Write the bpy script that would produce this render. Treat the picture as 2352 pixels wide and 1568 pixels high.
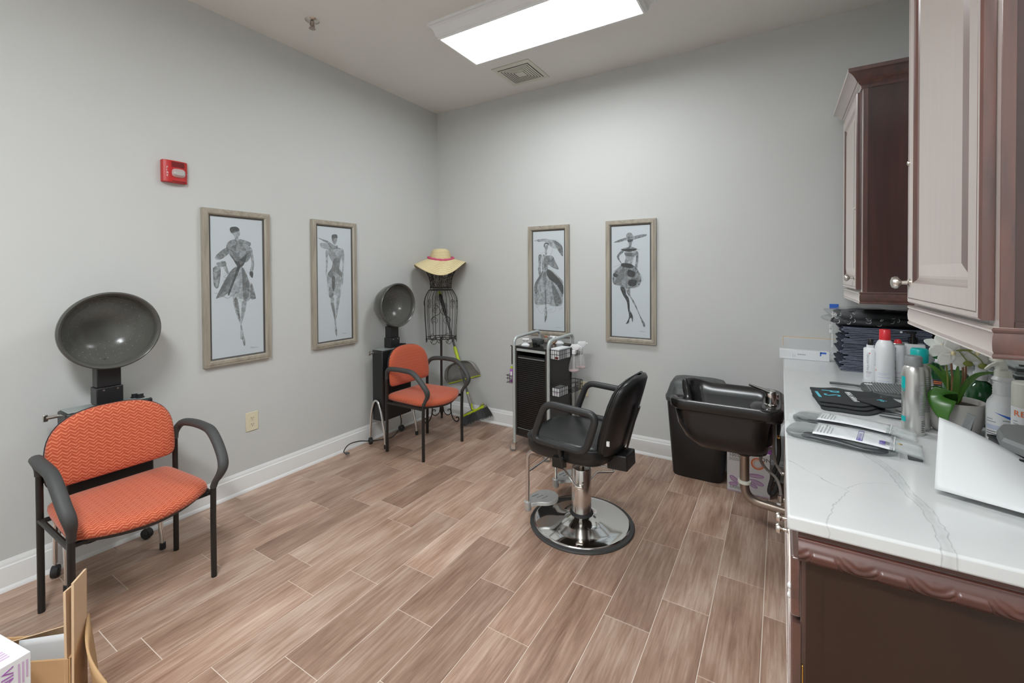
import bpy, bmesh, math, random
from math import pi, sin, cos, radians, sqrt, atan2, hypot
from mathutils import Vector, Matrix
random.seed(7)
for o in list(bpy.data.objects): bpy.data.objects.remove(o, do_unlink=True)
SC = bpy.context.scene
COL = SC.collection

# ---------------------------------------------------------------- camera, world, light, exposure
cd = bpy.data.cameras.new('camera'); cam = bpy.data.objects.new('camera', cd); COL.objects.link(cam); SC.camera = cam
YAW, PITCH, ROLL = radians(31.2685), radians(.7569), radians(-.3175)
fw = Vector((-sin(YAW)*cos(PITCH), cos(YAW)*cos(PITCH), -sin(PITCH)))
rt0 = Vector((cos(YAW), sin(YAW), 0)); up0 = rt0.cross(fw)
rt = rt0*cos(ROLL) + up0*sin(ROLL); up = up0*cos(ROLL) - rt0*sin(ROLL)
cam.matrix_world = Matrix(((rt.x, up.x, -fw.x, 0), (rt.y, up.y, -fw.y, 0), (rt.z, up.z, -fw.z, 1.47), (0, 0, 0, 1)))
cd.sensor_width = 36; cd.lens = 1015.29/2352*36; cd.shift_y = -(784-639.3)/2352; cd.clip_start = .02
W = bpy.data.worlds.new('world'); SC.world = W; W.use_nodes = True
W.node_tree.nodes['Background'].inputs[0].default_value = (.75, .8, .85, 1)
W.node_tree.nodes['Background'].inputs[1].default_value = .3
LAMP = 15.5                 # emission of the fluorescent diffusers
FILL = 52.0                 # emission of the added fill light, out of view over the near half
vs = SC.view_settings
vs.view_transform = 'Standard'; vs.look = 'None'; vs.gamma = 1; vs.use_curve_mapping = False; vs.exposure = 0.16

# ---------------------------------------------------------------- materials
def newmat(name):
    m = bpy.data.materials.new(name); m.use_nodes = True
    return m, m.node_tree, m.node_tree.nodes['Principled BSDF']
def N(nt, t, **k):
    n = nt.nodes.new('ShaderNode'+t)
    for a, b in k.items():
        if a.startswith('i_'): n.inputs[int(a[2:])].default_value = b
        else: setattr(n, a, b)
    return n
def mix(nt, fac, a, b):
    n = nt.nodes.new('ShaderNodeMix'); n.data_type = 'RGBA'
    for s, v in ((0, fac), (6, a), (7, b)):
        if hasattr(v, 'links'): nt.links.new(v, n.inputs[s])
        else: n.inputs[s].default_value = v
    return n.outputs[2]
def math_(nt, op, a, b=None, c=None):
    n = nt.nodes.new('ShaderNodeMath'); n.operation = op
    for s, v in enumerate((a, b, c)):
        if v is None: continue
        if hasattr(v, 'links'): nt.links.new(v, n.inputs[s])
        else: n.inputs[s].default_value = v
    return n.outputs[0]
def c4(c): return (c[0], c[1], c[2], 1)
def srgb(r, g, b):
    f = lambda v: (v/255/12.92) if v/255 <= .04045 else ((v/255+.055)/1.055)**2.4
    return (f(r), f(g), f(b))
def bump(nt, p, height, strength=.2, dist=.002):
    b = N(nt, 'Bump'); b.inputs['Strength'].default_value = strength; b.inputs['Distance'].default_value = dist
    nt.links.new(height, b.inputs['Height']); nt.links.new(b.outputs[0], p.inputs['Normal'])
def mat(name, col, rough=.5, metal=0, noise=0, nscale=20, coat=0, spec=.5, bmp=0, trans=0, ior=1.5, alpha=1, sss=0):
    m, nt, p = newmat(name)
    p.inputs['Base Color'].default_value = c4(col); p.inputs['Roughness'].default_value = rough
    p.inputs['Metallic'].default_value = metal; p.inputs['Coat Weight'].default_value = coat
    p.inputs['Specular IOR Level'].default_value = spec; p.inputs['IOR'].default_value = ior
    p.inputs['Transmission Weight'].default_value = trans; p.inputs['Alpha'].default_value = alpha
    if noise or bmp:
        tc = N(nt, 'TexCoord'); nz = N(nt, 'TexNoise'); nz.inputs['Scale'].default_value = nscale; nz.inputs['Detail'].default_value = 4
        nt.links.new(tc.outputs['Object'], nz.inputs['Vector'])
        if noise:
            a = tuple(max(0, v*(1-noise)) for v in col); b = tuple(min(1, v*(1+noise)) for v in col)
            nt.links.new(mix(nt, nz.outputs[0], c4(a), c4(b)), p.inputs['Base Color'])
        if bmp: bump(nt, p, nz.outputs[0], bmp)
    return m
def clear_mat(name, tint, amount, rough=.08):
    """thin clear sheet or film: mostly see-through with a gloss"""
    m, nt, p = newmat(name)
    p.inputs['Base Color'].default_value = c4(tint); p.inputs['Roughness'].default_value = rough
    t = N(nt, 'BsdfTransparent'); mx = N(nt, 'MixShader')
    fr = N(nt, 'LayerWeight'); fr.inputs[0].default_value = .3
    f = math_(nt, 'MULTIPLY_ADD', fr.outputs['Facing'], .5, amount)
    nt.links.new(f, mx.inputs[0]); nt.links.new(t.outputs[0], mx.inputs[1]); nt.links.new(p.outputs[0], mx.inputs[2])
    nt.links.new(mx.outputs[0], nt.nodes['Material Output'].inputs[0])
    return m
M = {}
M['wall'] = mat('wall_paint', (.60, .61, .598), .55, noise=.015, nscale=3, bmp=.05, spec=.3)
M['ceiling'] = mat('ceiling_paint', (.80, .80, .77), .8, spec=.2)
M['trim'] = mat('white_trim_paint', (.83, .84, .84), .3)
M['white'] = mat('white_plastic', (.82, .83, .84), .35)
M['cream'] = mat('almond_plastic', (.74, .68, .50), .4)
M['offwhite'] = mat('off_white_plastic', (.70, .70, .62), .4)
M['black'] = mat('black_plastic', (.015, .015, .016), .38, bmp=.06, noise=.2, nscale=120)
M['blackgloss'] = mat('black_gloss_plastic', (.013, .012, .012), .22)
M['blackmetal'] = mat('black_painted_metal', (.014, .013, .012), .35)
M['iron'] = mat('dark_iron_wire', (.022, .017, .015), .5)
M['greyplastic'] = mat('dark_grey_plastic', (.07, .075, .075), .45)
M['midgrey'] = mat('mid_grey_plastic', (.21, .22, .22), .45)
M['steel'] = mat('silver_painted_tube', (.52, .56, .55), .35, metal=.35)
M['chrome'] = mat('chrome', (.78, .78, .77), .09, metal=1)
M['worn'] = mat('worn_chrome', (.72, .70, .68), .2, metal=1, noise=.15, nscale=14)
M['nickel'] = mat('brushed_nickel', (.66, .62, .57), .28, metal=1)
M['alu'] = mat('cast_aluminium', (.60, .60, .59), .42, metal=.55, noise=.1, nscale=60)
M['brushed'] = mat('brushed_aluminium', (.66, .65, .63), .3, metal=.85)
M['pipe'] = mat('dull_brown_chrome', (.40, .33, .28), .3, metal=.9, noise=.25, nscale=9)
M['brass'] = mat('brass', (.65, .42, .12), .3, metal=1)
M['rubber'] = mat('black_rubber', (.02, .02, .021), .6)
M['greyrubber'] = mat('dark_grey_rubber', (.055, .056, .056), .6)
M['armblack'] = mat('black_urethane_arm', (.026, .027, .028), .42)
M['vinyl'] = mat('black_vinyl', (.013, .014, .014), .3, bmp=.12, nscale=70, noise=.2)
M['red'] = mat('red_plastic', (.52, .022, .022), .35)
M['redcap'] = mat('bright_red_cap', (.72, .03, .04), .3)
M['darkred'] = mat('dark_red', (.16, .006, .006), .5)
M['lime'] = mat('lime_plastic', (.50, .62, .02), .4)
M['greybrown'] = mat('taupe_plastic', (.26, .24, .22), .35)
M['teal'] = mat('teal_plastic', (.0, .40, .39), .35)
M['tealprint'] = mat('teal_print', (.12, .58, .72), .5)
M['orangeprint'] = mat('orange_print', (.85, .20, .05), .5)
M['blueprint'] = mat('blue_print', (.03, .14, .60), .5)
M['paleblue'] = mat('pale_blue_print', (.55, .60, .75), .5)
M['purple'] = mat('purple_print', (.38, .12, .46), .5)
M['lilac'] = mat('lilac_print', (.58, .42, .60), .5)
M['violet'] = mat('violet_ink', (.14, .10, .38), .5)
M['ink'] = mat('dark_ink', (.05, .05, .055), .6)
M['greyink'] = mat('grey_ink', (.30, .31, .32), .6)
M['whiteprint'] = mat('white_print', (.80, .81, .81), .6)
M['paper'] = mat('white_paper', (.64, .65, .66), .6)
M['card'] = mat('white_card_box', (.76, .77, .79), .5)
M['bottle'] = mat('white_bottle_plastic', (.80, .81, .83), .3)
M['pink'] = mat('pink_yarn', (.62, .10, .20), .9, noise=.3, nscale=140, bmp=.5)
M['green'] = mat('bottle_green_liquid', (.010, .085, .022), .1, coat=.5)
M['greenclear'] = clear_mat('green_clear_plastic', (.04, .18, .08), .62)
M['leaf'] = mat('orchid_leaf', (.045, .15, .018), .3, noise=.45, nscale=14)
M['grass'] = mat('grass_leaf', (.085, .21, .03), .4, noise=.35, nscale=25)
M['bud'] = mat('green_bud', (.20, .23, .04), .5, noise=.3, nscale=40)
M['petal'] = mat('white_petal', (.80, .80, .76), .6)
M['yellow'] = mat('pale_yellow', (.78, .68, .40), .6)
M['stake'] = mat('brown_stake', (.30, .15, .08), .6, noise=.3, nscale=60)
M['soil'] = mat('dark_soil', (.03, .02, .016), .95, bmp=.6, nscale=90)
M['pot'] = mat('grey_cement_pot', (.42, .40, .38), .8, noise=.12, nscale=30, bmp=.15)
M['cardboard'] = mat('cardboard', (.50, .31, .155), .8, noise=.06, nscale=18)
M['cardlight'] = mat('pale_cardboard', (.66, .47, .30), .8, noise=.06, nscale=18)
M['denim'] = mat('navy_towel', (.019, .023, .042), .9, bmp=.4, nscale=260, noise=.25)
M['hem'] = mat('pale_hem_thread', (.26, .28, .36), .9, noise=.3, nscale=200)
M['blackcloth'] = mat('black_cape_cloth', (.012, .013, .016), .6, bmp=.3, nscale=40)
M['mask'] = mat('charcoal_mask_cloth', (.030, .033, .035), .85, bmp=.2, nscale=200)
M['side'] = mat('charcoal_side_panel', (.040, .038, .036), .45)
M['pack'] = mat('dark_grey_pack', (.04, .043, .047), .3, bmp=.5, nscale=25, noise=.4)
M['film'] = clear_mat('clear_film', (.75, .80, .80), .10)
M['crinkle'] = clear_mat('crinkled_clear_film', (.30, .32, .33), .06, .05)
M['glass'] = clear_mat('picture_glass', (.8, .85, .85), .03, .02)
M['clearbottle'] = clear_mat('clear_bottle', (.80, .80, .80), .12)
M['lens'] = clear_mat('strobe_lens', (.8, .85, .85), .4)
M['pinkliquid'] = mat('pink_liquid', (.70, .48, .50), .3)
M['darkbrown'] = mat('dark_brown_panel', (.030, .014, .008), .33, noise=.2, nscale=5)
M['dustpan'] = clear_mat('grey_translucent_plastic', (.33, .32, .30), .72)
M['smoke'] = clear_mat('smoke_hood_plastic', (.125, .125, .112), .66, .2)
M['smokerim'] = mat('smoke_hood_rim', (.085, .085, .078), .25)
M['dot'] = mat('smoke_hood_dots', (.24, .24, .22), .4)
M['label'] = mat('silver_label', (.42, .46, .45), .35, metal=.4)
M['frame_in'] = mat('dark_frame_lip', (.07, .065, .06), .5)
M['artpaper'] = mat('blue_white_art_paper', (.62, .67, .71), .7)
def lamp_mat(name, strength):
    m, nt, p = newmat(name); e = N(nt, 'Emission'); e.inputs[0].default_value = (.955, 1, 1.02, 1); e.inputs[1].default_value = strength
    nt.links.new(e.outputs[0], nt.nodes['Material Output'].inputs[0]); return m
M['lamp'] = lamp_mat('fluorescent_diffuser', LAMP); M['fill_lamp'] = lamp_mat('added_fill_diffuser', FILL)
def ink_mat(name, col, lo, hi, scale):
    m, nt, p = newmat(name); p.inputs['Base Color'].default_value = c4(col); p.inputs['Roughness'].default_value = .9; p.inputs['Specular IOR Level'].default_value = .1
    tc = N(nt, 'TexCoord'); nz = N(nt, 'TexNoise'); nz.inputs['Scale'].default_value = scale; nz.inputs['Detail'].default_value = 5; nz.inputs['Distortion'].default_value = 1.2
    nt.links.new(tc.outputs['Object'], nz.inputs['Vector'])
    mr = N(nt, 'MapRange'); mr.inputs[1].default_value = .35; mr.inputs[2].default_value = .65; mr.inputs[3].default_value = lo; mr.inputs[4].default_value = hi
    nt.links.new(nz.outputs[0], mr.inputs[0])
    t = N(nt, 'BsdfTransparent'); mx = N(nt, 'MixShader')
    nt.links.new(mr.outputs[0], mx.inputs[0]); nt.links.new(t.outputs[0], mx.inputs[1]); nt.links.new(p.outputs[0], mx.inputs[2])
    nt.links.new(mx.outputs[0], nt.nodes['Material Output'].inputs[0]); return m
M['ink0'] = ink_mat('ink_wash_light', (.27, .28, .29), .15, .62, 26)
M['ink1'] = ink_mat('ink_wash_mid', (.13, .135, .14), .25, .75, 30)
M['ink2'] = ink_mat('ink_dark', (.02, .02, .022), .6, 1, 40)

def wood(name, dark, mid, light, axis, rough=.32, coat=1.0, scale=3.0, sheen=.9):
    m, nt, p = newmat(name)
    tc = N(nt, 'TexCoord'); mp = N(nt, 'Mapping'); s = [9, 9, 9]; s[axis] = .9; mp.inputs['Scale'].default_value = [v*scale/3 for v in s]
    oi = N(nt, 'ObjectInfo'); nt.links.new(tc.outputs['Object'], mp.inputs[0])
    nz = N(nt, 'TexNoise'); nz.inputs['Scale'].default_value = 3.2; nz.inputs['Detail'].default_value = 8; nz.inputs['Distortion'].default_value = .8
    nt.links.new(mp.outputs[0], nz.inputs['Vector'])
    cr = N(nt, 'ValToRGB'); e = cr.color_ramp.elements; e[0].position = .3; e[0].color = c4(dark); e[1].position = .72; e[1].color = c4(light)
    k = cr.color_ramp.elements.new(.5); k.color = c4(mid)
    nt.links.new(nz.outputs[0], cr.inputs[0]); nt.links.new(cr.outputs[0], p.inputs['Base Color'])
    p.inputs['Roughness'].default_value = rough; p.inputs['Specular IOR Level'].default_value = .8; p.inputs['Coat Weight'].default_value = coat; p.inputs['Coat Roughness'].default_value = .26; p.inputs['Coat IOR'].default_value = 1.6; p.inputs['Sheen Weight'].default_value = sheen; p.inputs['Sheen Roughness'].default_value = .4; p.inputs['Sheen Tint'].default_value = (.94, .86, .80, 1)
    return m
CH = ((.036, .009, .0055), (.080, .020, .012), (.118, .033, .020))
for i, a in enumerate('xyz'): M['cherry_'+a] = wood('cherry_wood_'+a, *CH, i)
M['cherry_carved'] = wood('cherry_carved_wood', *CH, 0, .42, .25, 3, 0)
M['panel_dark'] = wood('dark_cherry_panel', (.020, .006, .004), (.045, .013, .009), (.075, .022, .014), 2, .3, .3, 1.2, 0)
M['frame_y'] = wood('champagne_wood_frame_h', (.27, .235, .185), (.36, .32, .255), (.43, .385, .31), 1, .38, .3, 3, 0)
M['frame_z'] = wood('champagne_wood_frame_v', (.27, .235, .185), (.36, .32, .255), (.43, .385, .31), 2, .38, .3, 3, 0)

def tile_mat():
    m, nt, p = newmat('wood_look_tile')
    tc = N(nt, 'TexCoord'); oi = N(nt, 'ObjectInfo'); ad = N(nt, 'VectorMath', operation='ADD')
    sc = N(nt, 'VectorMath', operation='SCALE'); cb = N(nt, 'CombineXYZ')
    nt.links.new(oi.outputs['Random'], cb.inputs[0]); nt.links.new(oi.outputs['Random'], cb.inputs[1]); nt.links.new(cb.outputs[0], sc.inputs[0]); sc.inputs['Scale'].default_value = 57
    nt.links.new(tc.outputs['Object'], ad.inputs[0]); nt.links.new(sc.outputs[0], ad.inputs[1])
    mp = N(nt, 'Mapping'); mp.inputs['Scale'].default_value = (34, 1.9, 1); nt.links.new(ad.outputs[0], mp.inputs[0])
    g = N(nt, 'TexNoise'); g.inputs['Scale'].default_value = 2.2; g.inputs['Detail'].default_value = 9; g.inputs['Roughness'].default_value = .62; g.inputs['Distortion'].default_value = .6
    nt.links.new(mp.outputs[0], g.inputs['Vector'])
    mp2 = N(nt, 'Mapping'); mp2.inputs['Scale'].default_value = (6, 1.6, 1); nt.links.new(ad.outputs[0], mp2.inputs[0])
    b = N(nt, 'TexNoise'); b.inputs['Scale'].default_value = 1.6; b.inputs['Detail'].default_value = 4; nt.links.new(mp2.outputs[0], b.inputs['Vector'])
    cr = N(nt, 'ValToRGB'); e = cr.color_ramp.elements
    e[0].position = .28; e[0].color = c4(srgb(122, 88, 70)); e[1].position = .74; e[1].color = c4(srgb(220, 194, 175))
    k = e.new(.5); k.color = c4(srgb(175, 141, 120))
    v = math_(nt, 'ADD', math_(nt, 'MULTIPLY', g.outputs[0], .55), math_(nt, 'MULTIPLY', b.outputs[0], .45))
    v = math_(nt, 'ADD', v, math_(nt, 'MULTIPLY_ADD', oi.outputs['Random'], .12, -.06))
    nt.links.new(v, cr.inputs[0])
    hs = N(nt, 'HueSaturation'); nt.links.new(cr.outputs[0], hs.inputs['Color'])
    hs.inputs['Saturation'].default_value = .95
    wn = N(nt, 'TexWhiteNoise', noise_dimensions='1D'); nt.links.new(oi.outputs['Random'], wn.inputs['W'])
    nt.links.new(math_(nt, 'MULTIPLY_ADD', wn.outputs[0], .30, .78), hs.inputs['Value'])
    nt.links.new(hs.outputs[0], p.inputs['Base Color'])
    rr = math_(nt, 'MULTIPLY_ADD', b.outputs[0], .25, .22); nt.links.new(rr, p.inputs['Roughness'])
    bump(nt, p, g.outputs[0], .12, .001)
    return m
M['tile'] = tile_mat()
M['grout'] = mat('grout', srgb(228, 214, 200), .9)

def fabric(name, u, v, su, sv, base, line, w=.36):
    """zigzag weave: chevron lines in object coordinates u, v (axis indices)"""
    m, nt, p = newmat(name); tc = N(nt, 'TexCoord'); sp = N(nt, 'SeparateXYZ'); nt.links.new(tc.outputs['Object'], sp.inputs[0])
    U = math_(nt, 'DIVIDE', sp.outputs[u], su); V = math_(nt, 'DIVIDE', sp.outputs[v] if v != 0 else math_(nt, 'SUBTRACT', sp.outputs[0], sp.outputs[2]), sv)
    tri = math_(nt, 'PINGPONG', U, .5)
    row = math_(nt, 'FLOOR', V); alt = math_(nt, 'MULTIPLY', math_(nt, 'FRACT', math_(nt, 'MULTIPLY', row, .5)), 1.0)
    t = math_(nt, 'FRACT', math_(nt, 'ADD', V, math_(nt, 'MULTIPLY', tri, 1.7)))
    f = math_(nt, 'LESS_THAN', t, w)
    g = math_(nt, 'GREATER_THAN', math_(nt, 'FRACT', math_(nt, 'ADD', U, math_(nt, 'MULTIPLY', V, .5))), .12)
    k = math_(nt, 'MULTIPLY', f, g)
    nt.links.new(mix(nt, k, c4(base), c4(line)), p.inputs['Base Color']); p.inputs['Roughness'].default_value = .8
    p.inputs['Sheen Weight'].default_value = .2
    bump(nt, p, k, .25, .001)
    return m
OR1, OR2 = srgb(184, 76, 46), srgb(216, 128, 92)
M['fab_seat'] = fabric('orange_zigzag_fabric_seat', 1, 0, .031, .0145, OR1, OR2, .38)
M['fab_back'] = fabric('orange_zigzag_fabric_back', 1, 2, .031, .0145, OR1, OR2, .38)
M['fab_seat2'] = fabric('orange_fine_weave_seat', 1, 0, .014, .012, OR1, OR2, .3)
M['fab_back2'] = fabric('orange_fine_weave_back', 1, 2, .014, .012, OR1, OR2, .22)
M['straw'] = None
def straw():
    m, nt, p = newmat('straw_braid'); tc = N(nt, 'TexCoord'); wv = N(nt, 'TexNoise'); wv.inputs['Scale'].default_value = 90
    nt.links.new(tc.outputs['Object'], wv.inputs['Vector'])
    base = mix(nt, wv.outputs[0], c4(srgb(216, 198, 150)), c4(srgb(240, 226, 184)))
    sp = N(nt, 'SeparateXYZ'); nt.links.new(tc.outputs['Object'], sp.inputs[0])
    r = math_(nt, 'SQRT', math_(nt, 'ADD', math_(nt, 'MULTIPLY', sp.outputs[0], sp.outputs[0]), math_(nt, 'MULTIPLY', sp.outputs[1], sp.outputs[1])))
    big = math_(nt, 'GREATER_THAN', r, .1045)                      # brim: rings by radius; crown: rings by height
    q = math_(nt, 'ADD', math_(nt, 'MULTIPLY', big, r), math_(nt, 'MULTIPLY', math_(nt, 'SUBTRACT', 1, big), math_(nt, 'SUBTRACT', sp.outputs[2], math_(nt, 'MULTIPLY', r, .5))))
    f = math_(nt, 'FRACT', math_(nt, 'DIVIDE', q, .0135))
    k = math_(nt, 'MULTIPLY', math_(nt, 'LESS_THAN', f, .2), .75)
    nt.links.new(mix(nt, k, base, c4(srgb(176, 150, 100))), p.inputs['Base Color']); p.inputs['Roughness'].default_value = .85
    return m
M['straw'] = straw()
def quartz():
    m, nt, p = newmat('white_veined_quartz'); tc = N(nt, 'TexCoord'); sp = N(nt, 'SeparateXYZ'); nt.links.new(tc.outputs['Object'], sp.inputs[0])
    nz = N(nt, 'TexNoise'); nz.inputs['Scale'].default_value = 7; nz.inputs['Detail'].default_value = 8; nt.links.new(tc.outputs['Object'], nz.inputs['Vector'])
    n2 = N(nt, 'TexNoise'); n2.inputs['Scale'].default_value = 34; n2.inputs['Detail'].default_value = 6; nt.links.new(tc.outputs['Object'], n2.inputs['Vector'])
    X, Y = sp.outputs[0], sp.outputs[1]
    base = mix(nt, nz.outputs[0], (.58, .59, .59, 1), (.66, .67, .67, 1))
    col = base
    def vein(x0, y0, x1, y1, wid, amp, colr, bend=0.0, off=0.0):
        nonlocal col
        dx, dy = x1-x0, y1-y0; L = hypot(dx, dy); tx, ty = dx/L, dy/L
        a = math_(nt, 'MULTIPLY', math_(nt, 'SUBTRACT', X, x0), tx); t = math_(nt, 'MULTIPLY_ADD', math_(nt, 'SUBTRACT', Y, y0), ty, a)
        b = math_(nt, 'MULTIPLY', math_(nt, 'SUBTRACT', X, x0), -ty); s = math_(nt, 'MULTIPLY_ADD', math_(nt, 'SUBTRACT', Y, y0), tx, b)
        u = math_(nt, 'DIVIDE', t, L); q = math_(nt, 'MULTIPLY', math_(nt, 'MULTIPLY', u, math_(nt, 'SUBTRACT', 1, u)), bend*4)
        s = math_(nt, 'SUBTRACT', s, q)
        s = math_(nt, 'ADD', s, math_(nt, 'MULTIPLY_ADD', nz.outputs[0], amp, -amp*.5)); s = math_(nt, 'ADD', s, math_(nt, 'MULTIPLY_ADD', n2.outputs[0], amp*.35, -amp*.17))
        d = math_(nt, 'ABSOLUTE', math_(nt, 'SUBTRACT', math_(nt, 'ABSOLUTE', s), off))
        mr = N(nt, 'MapRange'); mr.inputs[1].default_value = wid; mr.inputs[2].default_value = 0; mr.inputs[3].default_value = 0; mr.inputs[4].default_value = 1; nt.links.new(d, mr.inputs[0])
        e0 = math_(nt, 'GREATER_THAN', u, 0); e1 = math_(nt, 'LESS_THAN', u, 1)
        f = math_(nt, 'MULTIPLY', mr.outputs[0], math_(nt, 'MULTIPLY', e0, e1))
        f = math_(nt, 'MULTIPLY', f, math_(nt, 'MULTIPLY_ADD', n2.outputs[0], 1.2, -.1))
        col = mix(nt, f, col, colr)
    G = (.30, .31, .31, 1)
    vein(.215, 1.75, .285, 1.10, .016, .03, (.48, .49, .49, 1), .034)
    vein(.215, 1.75, .285, 1.10, .0022, .04, G, .034, .011)
    vein(.02, 1.531, .15, 1.385, .0020, .05, G)
    vein(.15, 1.385, .085, 1.17, .0020, .05, G, -.01)
    vein(.14, 1.40, .26, 1.49, .0016, .05, G, .02)
    vein(.02, 2.13, .12, 1.62, .0016, .06, (.5, .51, .51, 1))
    vein(.05, 3.0, .30, 2.75, .006, .10, (.66, .67, .67, 1)); vein(.02, 2.35, .22, 2.16, .0016, .05, (.5, .51, .51, 1))
    vein(.36, 1.9, .5, 1.55, .0018, .05, (.45, .46, .46, 1))
    nt.links.new(col, p.inputs['Base Color']); p.inputs['Roughness'].default_value = .14
    return m
M['quartz'] = quartz()
# ---------------------------------------------------------------- mesh helpers
def V3(*a): return Vector(a)
class MB:
    def __init__(s): s.v = []; s.f = []; s.m = []
    def add(s, vs, fs, m=0, T=None):
        b = len(s.v)
        s.v += [tuple(T @ Vector(p)) if T is not None else tuple(p) for p in vs]
        s.f += [tuple(i+b for i in f) for f in fs]; s.m += [m]*len(fs); return s
    def box(s, x0, x1, y0, y1, z0, z1, m=0, T=None):
        return s.add([(x0,y0,z0),(x1,y0,z0),(x1,y1,z0),(x0,y1,z0),(x0,y0,z1),(x1,y0,z1),(x1,y1,z1),(x0,y1,z1)],
                     [(3,2,1,0),(4,5,6,7),(0,1,5,4),(1,2,6,5),(2,3,7,6),(3,0,4,7)], m, T)
    def prism(s, poly, z0, z1, m=0, T=None):
        n = len(poly)
        a = sum(poly[i][0]*poly[(i+1) % n][1]-poly[(i+1) % n][0]*poly[i][1] for i in range(n))
        if a < 0: poly = poly[::-1]
        return s.add([(x,y,z0) for x,y in poly]+[(x,y,z1) for x,y in poly],
                     [tuple(range(n-1,-1,-1)), tuple(range(n,2*n))]+[(i,(i+1)%n,n+(i+1)%n,n+i) for i in range(n)], m, T)
    def loft(s, rings, m=0, T=None, c0=True, c1=True, closed=True):
        n = len(rings[0]); vs = [p for r in rings for p in r]; fs = []
        for k in range(len(rings)-1):
            for i in range(n if closed else n-1):
                j = (i+1) % n; fs.append((k*n+i, k*n+j, (k+1)*n+j, (k+1)*n+i))
        if closed and c0: fs.append(tuple(range(n-1,-1,-1)))
        if closed and c1: fs.append(tuple((len(rings)-1)*n+i for i in range(n)))
        return s.add(vs, fs, m, T)
    def lathe(s, prof, n=24, m=0, T=None, c0=True, c1=True):
        return s.loft([[(r*cos(2*pi*i/n), r*sin(2*pi*i/n), z) for i in range(n)] for r, z in prof], m, T, c0, c1)
    def cyl(s, p0, p1, r0, r1=None, n=16, m=0, T=None):
        return s.tube([p0, p1], [r0, r0 if r1 is None else r1], n, m, T)
    def tube(s, pts, r, n=8, m=0, T=None, closed=False, flat=1.0, upv=None):
        P = [Vector(p) for p in pts]; k = len(P); R = r if isinstance(r, (list, tuple)) else [r]*k
        tan = []
        for i in range(k):
            a = P[(i-1) % k] if (closed or i) else P[0]; b = P[(i+1) % k] if (closed or i < k-1) else P[-1]
            t = b-a; tan.append(t.normalized() if t.length > 1e-9 else Vector((0,0,1)))
        u = Vector(upv) if upv else (Vector((0,0,1)) if abs(tan[0].z) < .9 else Vector((1,0,0)))
        rings = []
        for i in range(k):
            t = tan[i]
            if upv: u = Vector(upv)
            u = (u - t*u.dot(t))
            if u.length < 1e-6: u = t.orthogonal()
            u.normalize(); w = t.cross(u)
            rings.append([tuple(P[i]+u*(R[i]*flat*cos(2*pi*j/n))+w*(R[i]*sin(2*pi*j/n))) for j in range(n)])
        if closed: rings.append(rings[0]); return s.loft(rings, m, T, False, False)
        return s.loft(rings, m, T)
    def ell(s, c, rx, ry, rz, m=0, T=None, n=16, k=10):
        rings = []
        for i in range(k+1):
            a = -pi/2+pi*i/k; rr = max(cos(a), .02)
            rings.append([(c[0]+rx*rr*cos(2*pi*j/n), c[1]+ry*rr*sin(2*pi*j/n), c[2]+rz*sin(a)) for j in range(n)])
        return s.loft(rings, m, T)
    def grid(s, fn, nu, nv, m=0, T=None):
        vs = [fn(i/nu, j/nv) for j in range(nv+1) for i in range(nu+1)]; w = nu+1
        return s.add(vs, [(j*w+i, j*w+i+1, (j+1)*w+i+1, (j+1)*w+i) for j in range(nv) for i in range(nu)], m, T)
    def build(s, name, mats, parent=None, bev=0, seg=2, solid=0, sub=0, smooth=True, ang=38, loc=None):
        me = bpy.data.meshes.new(name); me.from_pydata(s.v, [], s.f)
        for x in (mats if isinstance(mats, (list, tuple)) else [mats]): me.materials.append(M[x] if isinstance(x, str) else x)
        me.polygons.foreach_set('material_index', s.m)
        if smooth:
            me.polygons.foreach_set('use_smooth', [True]*len(s.f)); me.set_sharp_from_angle(angle=radians(ang))
        me.update()
        o = bpy.data.objects.new(name, me); COL.objects.link(o)
        if parent is not None: o.parent = parent
        if loc is not None: o.location = loc
        if solid:
            d = o.modifiers.new('thick', 'SOLIDIFY'); d.thickness = solid; d.offset = 0
        if sub:
            d = o.modifiers.new('sub', 'SUBSURF'); d.levels = sub; d.render_levels = sub
        if bev:
            d = o.modifiers.new('bevel', 'BEVEL'); d.width = bev; d.segments = seg; d.limit_method = 'ANGLE'; d.angle_limit = radians(40); d.harden_normals = False
        return o
def BX(*a, m=0, T=None): return MB().box(*a, m=m, T=T)
def TB(pts, r, n=8, **k): return MB().tube(pts, r, n, **k)
def tag(o, label, cat, group=None, kind=None):
    o['label'] = label; o['category'] = cat
    if group: o['group'] = group
    if kind: o['kind'] = kind
    return o
def thing(name, label, cat, loc=(0,0,0), rz=0, group=None):
    o = bpy.data.objects.new(name, None); COL.objects.link(o); o.empty_display_size = .05
    o.location = loc; o.rotation_euler = (0,0,rz); return tag(o, label, cat, group)
def stuff(o): o['kind'] = 'stuff'; return o
def lab(o, t): o['label'] = t; return o
def struct(o): o['kind'] = 'structure'; return o
def dup(root, loc, rz, label, group=None):
    r = root.copy(); COL.objects.link(r); r.location = loc; r.rotation_euler = (0,0,rz); r['label'] = label
    if group: r['group'] = group
    for ch in list(root.children):
        c = ch.copy(); COL.objects.link(c); c.parent = r
        for g in ch.children:
            d = g.copy(); COL.objects.link(d); d.parent = c
    return r
def fillet(pts, r, n=5):
    P = [Vector(p) for p in pts]; out = [P[0]]
    for i in range(1, len(P)-1):
        a, b, c = P[i-1], P[i], P[i+1]; d1 = (a-b); d2 = (c-b); q = min(r, d1.length*.49, d2.length*.49)
        s, e = b+d1.normalized()*q, b+d2.normalized()*q
        for k in range(n+1):
            t = k/n; out.append(s*(1-t)**2+b*2*t*(1-t)+e*t*t)
    out.append(P[-1]); return out
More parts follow.
